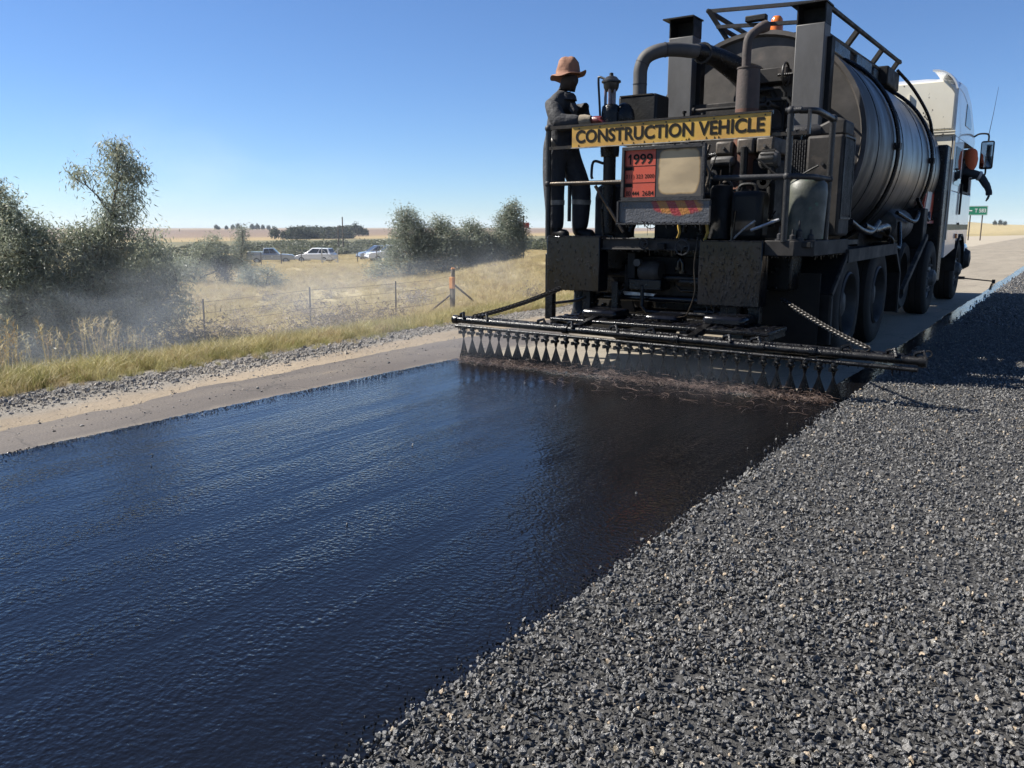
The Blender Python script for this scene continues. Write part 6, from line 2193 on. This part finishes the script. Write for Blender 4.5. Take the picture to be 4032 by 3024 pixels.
x, y = bearing(1131, 70)
b = on_ground(x, y)
H_ = 1.25 + (490 - 466) / 1821. * 70 - b[2]
rp_ = thing('red_board_pole', b, 'thin pole with small red board and angled bracket left of the truck', 'pole')
MB().cyl((x, y, b[2] - .2), (x, y, b[2] + H_), .05, 8).build('shaft', 'post_steel', rp_)
ux, uy = math.cos(rad(33)), math.sin(rad(33))
MB().beam((x - .32 * ux, y - .32 * uy - .06, b[2] + H_ - .78), (x + .5 * ux, y + .5 * uy - .06, b[2] + H_ - .78), .03, .42).build('board', 'red_board', rp_)
MB().beam((x - .75 * ux, y - .75 * uy, b[2] + H_ - .55), (x, y, b[2] + H_ - .05), .06, .06).build('bracket', 'post_steel', rp_)
MB().beam((x - .7 * ux, y - .7 * uy, b[2] + H_ - .5), (x, y, b[2] + H_ - .5), .05, .05).build('bracket', 'post_steel', rp_)

sgn = thing('road_sign', on_ground(-8.6, 90), 'green road sign reading T 583 with a white arrow, on two posts', 'road sign')
zb_ = BASE[sgn][2]
for x in (-9.05, -8.05):
    MB().cyl((x, 90.08, zb_ - .3), (x, 90.08, 2.9), .055, 8).build('post', 'pole_wood', sgn)
MB().box(-9.55, -7.66, 89.98, 90.02, 2.31, 3.17).build('board', 'green_sign', sgn)
mb = MB()
for (x0, x1, z0, z1) in ((-9.53, -7.68, 3.12, 3.15), (-9.53, -7.68, 2.33, 2.36), (-9.53, -9.50, 2.36, 3.12), (-7.71, -7.68, 2.36, 3.12)):
    mb.box(x0, x1, 89.965, 89.98, z0, z1)
mb.build('border', 'sign_white', sgn)
place('lettering', text_mesh('T 583', .92, .36, 'sign_white', .015), sgn, (-8.72, 89.97, 2.56))
MB().prism([(-9.42, 2.74), (-9.18, 2.92), (-9.18, 2.79), (-8.92, 2.79), (-8.92, 2.69), (-9.18, 2.69), (-9.18, 2.56)], 'y', 89.965, 89.98).build('arrow', 'sign_white', sgn)


# ------------------------------------------------------------------ parked cars
def car(name, label, loc, heading, kind, paint, group):
    t = thing(name, (0, 0, 0), label, 'car' if kind != 'pickup' else 'pickup', group)
    if kind == 'pickup':
        L, W = 5.2, 1.85
        low = [(-2.6, .45), (-2.6, 1.05), (-.95, 1.08), (.75, 1.08), (1.15, 1.10), (2.3, 1.0), (2.55, .85), (2.6, .45)]
        cb = [(-.95, 1.08), (.95, 1.08)], [(-.75, 1.75), (.25, 1.77)]
    else:
        L, W = 4.5, 1.82
        low = [(-2.25, .40), (-2.28, .95), (-2.15, 1.08), (.9, 1.05), (1.75, .95), (2.15, .78), (2.25, .40)]
        cb = [(-2.12, 1.07), (1.15, 1.03)], [(-1.75, 1.66), (.15, 1.70)]
    w = W / 2
    V, F = [], []
    n = len(low)
    for yy_, ins in ((-w, .06), (-w + .08, 0), (w - .08, 0), (w, .06)):
        for (x, z) in low:
            V.append((x * (1 - ins * .25), yy_, z - (ins * .4 if z > .9 else -ins * .3)))
    for c_ in range(3):
        for k in range(n):
            k2 = (k + 1) % n
            F.append((c_ * n + k, c_ * n + k2, (c_ + 1) * n + k2, (c_ + 1) * n + k))
    F += [tuple(range(n)), tuple(3 * n + k for k in range(n))]
    body = MB().add(V, F).build('body', paint, t, bevel=.03)
    (b0, b1), (t0, t1) = cb
    wb, wt_ = w - .06, w - .24
    Vc = [(b0[0], -wb, b0[1] - .05), (b1[0], -wb, b1[1] - .05), (b1[0], wb, b1[1] - .05), (b0[0], wb, b0[1] - .05), (t0[0], -wt_, t0[1]), (t1[0], -wt_, t1[1]), (t1[0], wt_, t1[1]), (t0[0], wt_, t0[1])]
    MB().add(Vc, [(4, 5, 6, 7), (0, 1, 5, 4), (1, 2, 6, 5), (2, 3, 7, 6), (3, 0, 4, 7)]).build('cabin', paint, t, bevel=.05)
    Vc = [vec(p) for p in Vc]

    def pane(i, j, k, l, u0, u1, v0, v1, nm):
        def P(u, v):
            lo_ = Vc[i] + (Vc[j] - Vc[i]) * u
            hi_ = Vc[l] + (Vc[k] - Vc[l]) * u
            return lo_ + (hi_ - lo_) * v
        q = [P(u0, v0), P(u1, v0), P(u1, v1), P(u0, v1)]
        nr = np.cross(q[1] - q[0], q[3] - q[0])
        nr /= np.linalg.norm(nr)
        MB().add([p + nr * .012 for p in q] + [p - nr * .01 for p in q], [(0, 1, 2, 3), (4, 7, 6, 5), (0, 4, 5, 1), (1, 5, 6, 2), (2, 6, 7, 3), (3, 7, 4, 0)]).build(nm, 'car_glass', t)
    pane(0, 1, 5, 4, .08, .46, .20, .88, 'side_window')
    pane(0, 1, 5, 4, .51, .90, .20, .88, 'side_window')
    pane(2, 3, 7, 6, .10, .49, .20, .88, 'side_window')
    pane(2, 3, 7, 6, .54, .92, .20, .88, 'side_window')
    pane(1, 2, 6, 5, .06, .94, .12, .92, 'windscreen')
    pane(3, 0, 4, 7, .08, .92, .25, .88, 'rear_window')
    if kind == 'pickup':
        MB().box(-2.55, -.98, -w + .12, w - .12, 1.0, 1.35).build('canopy', paint, t, bevel=.05) if 'canopy' in label else MB().box(-2.5, -1.0, -w + .12, w - .12, 1.04, 1.07).build('load_bed', 'car_black', t)
    for x in ((-1.55, 1.6) if kind == 'pickup' else (-1.35, 1.38)):
        for s in (-1, 1):
            wh = MB().lathe((x, s * (w - .10), .36), [(.20, -.11), (.33, -.11), (.36, -.07), (.36, .07), (.33, .11), (.20, .11)], 'y', 22).build('wheel', 'car_black', t)
            MB().lathe((x, s * (w - .10), .36), [(.001, .10 * s), (.07, .105 * s), (.21, .09 * s), (.21, -.05 * s)], 'y', 18).build('rim', 'car_silver', wh)
            MB().lathe((x, s * (w - .02), .36), [(.37, 0), (.43, .01 * s), (.43, -.1 * s)], 'y', 20, (0.0, math.pi)).build('wheel_arch', 'car_black', t)
    fx = low[-2][0] - .02
    for s in (-1, 1):
        MB().box(fx - .18, fx + .04, s * (w - .3) - .2, s * (w - .3) + .2, low[-2][1] - .12, low[-2][1] + .06).build('headlight', 'car_lamp', t, bevel=.03)
        MB().box(low[0][0] - .01, low[0][0] + .1, s * (w - .14) - .1, s * (w - .14) + .1, .72, 1.0).build('tail_light', 'car_tail', t, bevel=.02)
        MB().box(b1[0] - .30, b1[0] - .12, s * (w + .06) - .08, s * (w + .06) + .08, 1.08, 1.22).build('wing_mirror', paint, t, bevel=.03)
    MB().box(low[-1][0] - .06, low[-1][0] + .02, -w + .15, w - .15, .42, .60).build('bumper', 'car_black', t, bevel=.03)
    MB().box(low[0][0] - .04, low[0][0] + .06, -w + .15, w - .15, .42, .62).build('bumper', 'car_black' if kind == 'pickup' else paint, t, bevel=.03)
    MB().box(low[0][0] - .03, low[0][0] + .02, -.26, .26, .70, .82).build('number_plate', 'sign_white', t)
    t.location = loc
    t.rotation_euler = (0, 0, rad(heading))
    BASE[t] = loc
    return t


G_C = 'vehicles parked in the grass'
for (nm, lb, px, d, hd, kind, paint) in (('pickup_truck', 'pale blue silver pickup with canopy behind the slender sapling', 583, 99, 46, 'pickup', 'car_silver'),
                                       ('hatchback_car', 'white hatchback seen from behind, alone between the pickup and the gum trees', 680, 98, 203, 'hatch', 'car_white'),
                                       ('hatchback_car', 'silvery car mostly hidden behind the white pickup', 812, 97, 240, 'hatch', 'car_silver'),
                                       ('pickup_truck', 'white pickup with canopy nosing out left of the gum trees', 842, 88, 238, 'pickup', 'car_white')):
    x, y = bearing(px, d)
    b = on_ground(x, y)
    zz = {583: 1.25 - 86 / 1821. * d, 680: 1.25 - 84 / 1821. * d, 812: 1.25 - 86 / 1821. * d, 842: 1.25 - 93 / 1821. * d}[px]
    car(nm, lb, (x, y, b[2]), hd, kind, paint, G_C)

# ------------------------------------------------------------------ bitumen fumes drifting to the left
def fumes(loc, size, dens, seed, nscale=2.2, rot=0.0, lo=.42):
    m = bpy.data.materials.new('fumes')
    m.use_nodes = True
    nt = m.node_tree
    for nd in list(nt.nodes):
        nt.nodes.remove(nd)
    L = nt.links.new
    out = N(nt, 'ShaderNodeOutputMaterial')
    pv = N(nt, 'ShaderNodeVolumePrincipled')
    pv.inputs['Color'].default_value = (.72, .80, .92, 1)
    pv.inputs['Anisotropy'].default_value = .1
    tc = N(nt, 'ShaderNodeTexCoord')
    ln = N(nt, 'ShaderNodeVectorMath', operation='LENGTH')
    L(tc.outputs['Object'], ln.inputs[0])
    fo = N(nt, 'ShaderNodeMapRange', interpolation_type='SMOOTHSTEP')
    fo.inputs[1].default_value = 1.0
    fo.inputs[2].default_value = .05
    fo.inputs[3].default_value = 0
    fo.inputs[4].default_value = 1
    L(ln.outputs['Value'], fo.inputs[0])
    mp = N(nt, 'ShaderNodeMapping')
    mp.inputs['Location'].default_value = (seed * 3.1, seed * 1.7, seed)
    mp.inputs['Scale'].default_value = (size[0] / 2.2, size[1] / 2.2, size[2] / 1.1)
    L(tc.outputs['Object'], mp.inputs[0])
    nz = N(nt, 'ShaderNodeTexNoise', i_Scale=nscale, i_Detail=3.0, i_Roughness=.55, i_Distortion=.6)
    L(mp.outputs[0], nz.inputs['Vector'])
    r = N(nt, 'ShaderNodeMapRange', interpolation_type='SMOOTHSTEP')
    r.inputs[1].default_value = lo
    r.inputs[2].default_value = lo + .28
    L(nz.outputs[0], r.inputs[0])
    a = N(nt, 'ShaderNodeMath', operation='MULTIPLY')
    L(fo.outputs[0], a.inputs[0])
    L(r.outputs[0], a.inputs[1])
    b = N(nt, 'ShaderNodeMath', operation='MULTIPLY', i_1=dens)
    L(a.outputs[0], b.inputs[0])
    L(b.outputs[0], pv.inputs['Density'])
    L(pv.outputs[0], out.inputs['Volume'])
    me = MB().ball((0, 0, 0), 1.0, 24, 16).mesh('smoke', m)
    o = bpy.data.objects.new('smoke', me)
    COL.objects.link(o)
    o.location = loc
    o.scale = size
    o.rotation_euler = (0, 0, rot)
    tag(o, kind='stuff')
    return o


fumes((-13.0, 7.6, -.35), (5.5, 3.6, 1.7), .18, 1, .8)
fumes((-18.0, 11.5, 1.3), (8.0, 6.0, 3.6), .06, 7, .6)
fumes((-16.5, 19.5, -.35), (7.0, 6.0, 1.7), .065, 2, .7)
fumes((-4.6, 5.75, .22), (1.5, .75, .34), .24, 3, 1.3)
fumes((-2.6, 5.75, .16), (1.3, .6, .24), .10, 4, 1.3)
fumes((-8.5, 7.0, .25), (3.8, 2.6, .9), .17, 5, .9)

# ------------------------------------------------------------------ thin dry-season haze over the whole land
hm = bpy.data.materials.new('haze')
hm.use_nodes = True
for nd in list(hm.node_tree.nodes):
    hm.node_tree.nodes.remove(nd)
_o = hm.node_tree.nodes.new('ShaderNodeOutputMaterial')
_v = hm.node_tree.nodes.new('ShaderNodeVolumePrincipled')
_v.inputs['Color'].default_value = (.70, .82, .98, 1)
_v.inputs['Density'].default_value = .00007
hm.node_tree.links.new(_v.outputs[0], _o.inputs['Volume'])
hz_ = MB().box(-6300, 5300, -100, 6300, -12, 45).build('haze', hm, None, loc=(0, 0, 0))
tag(hz_, kind='stuff')
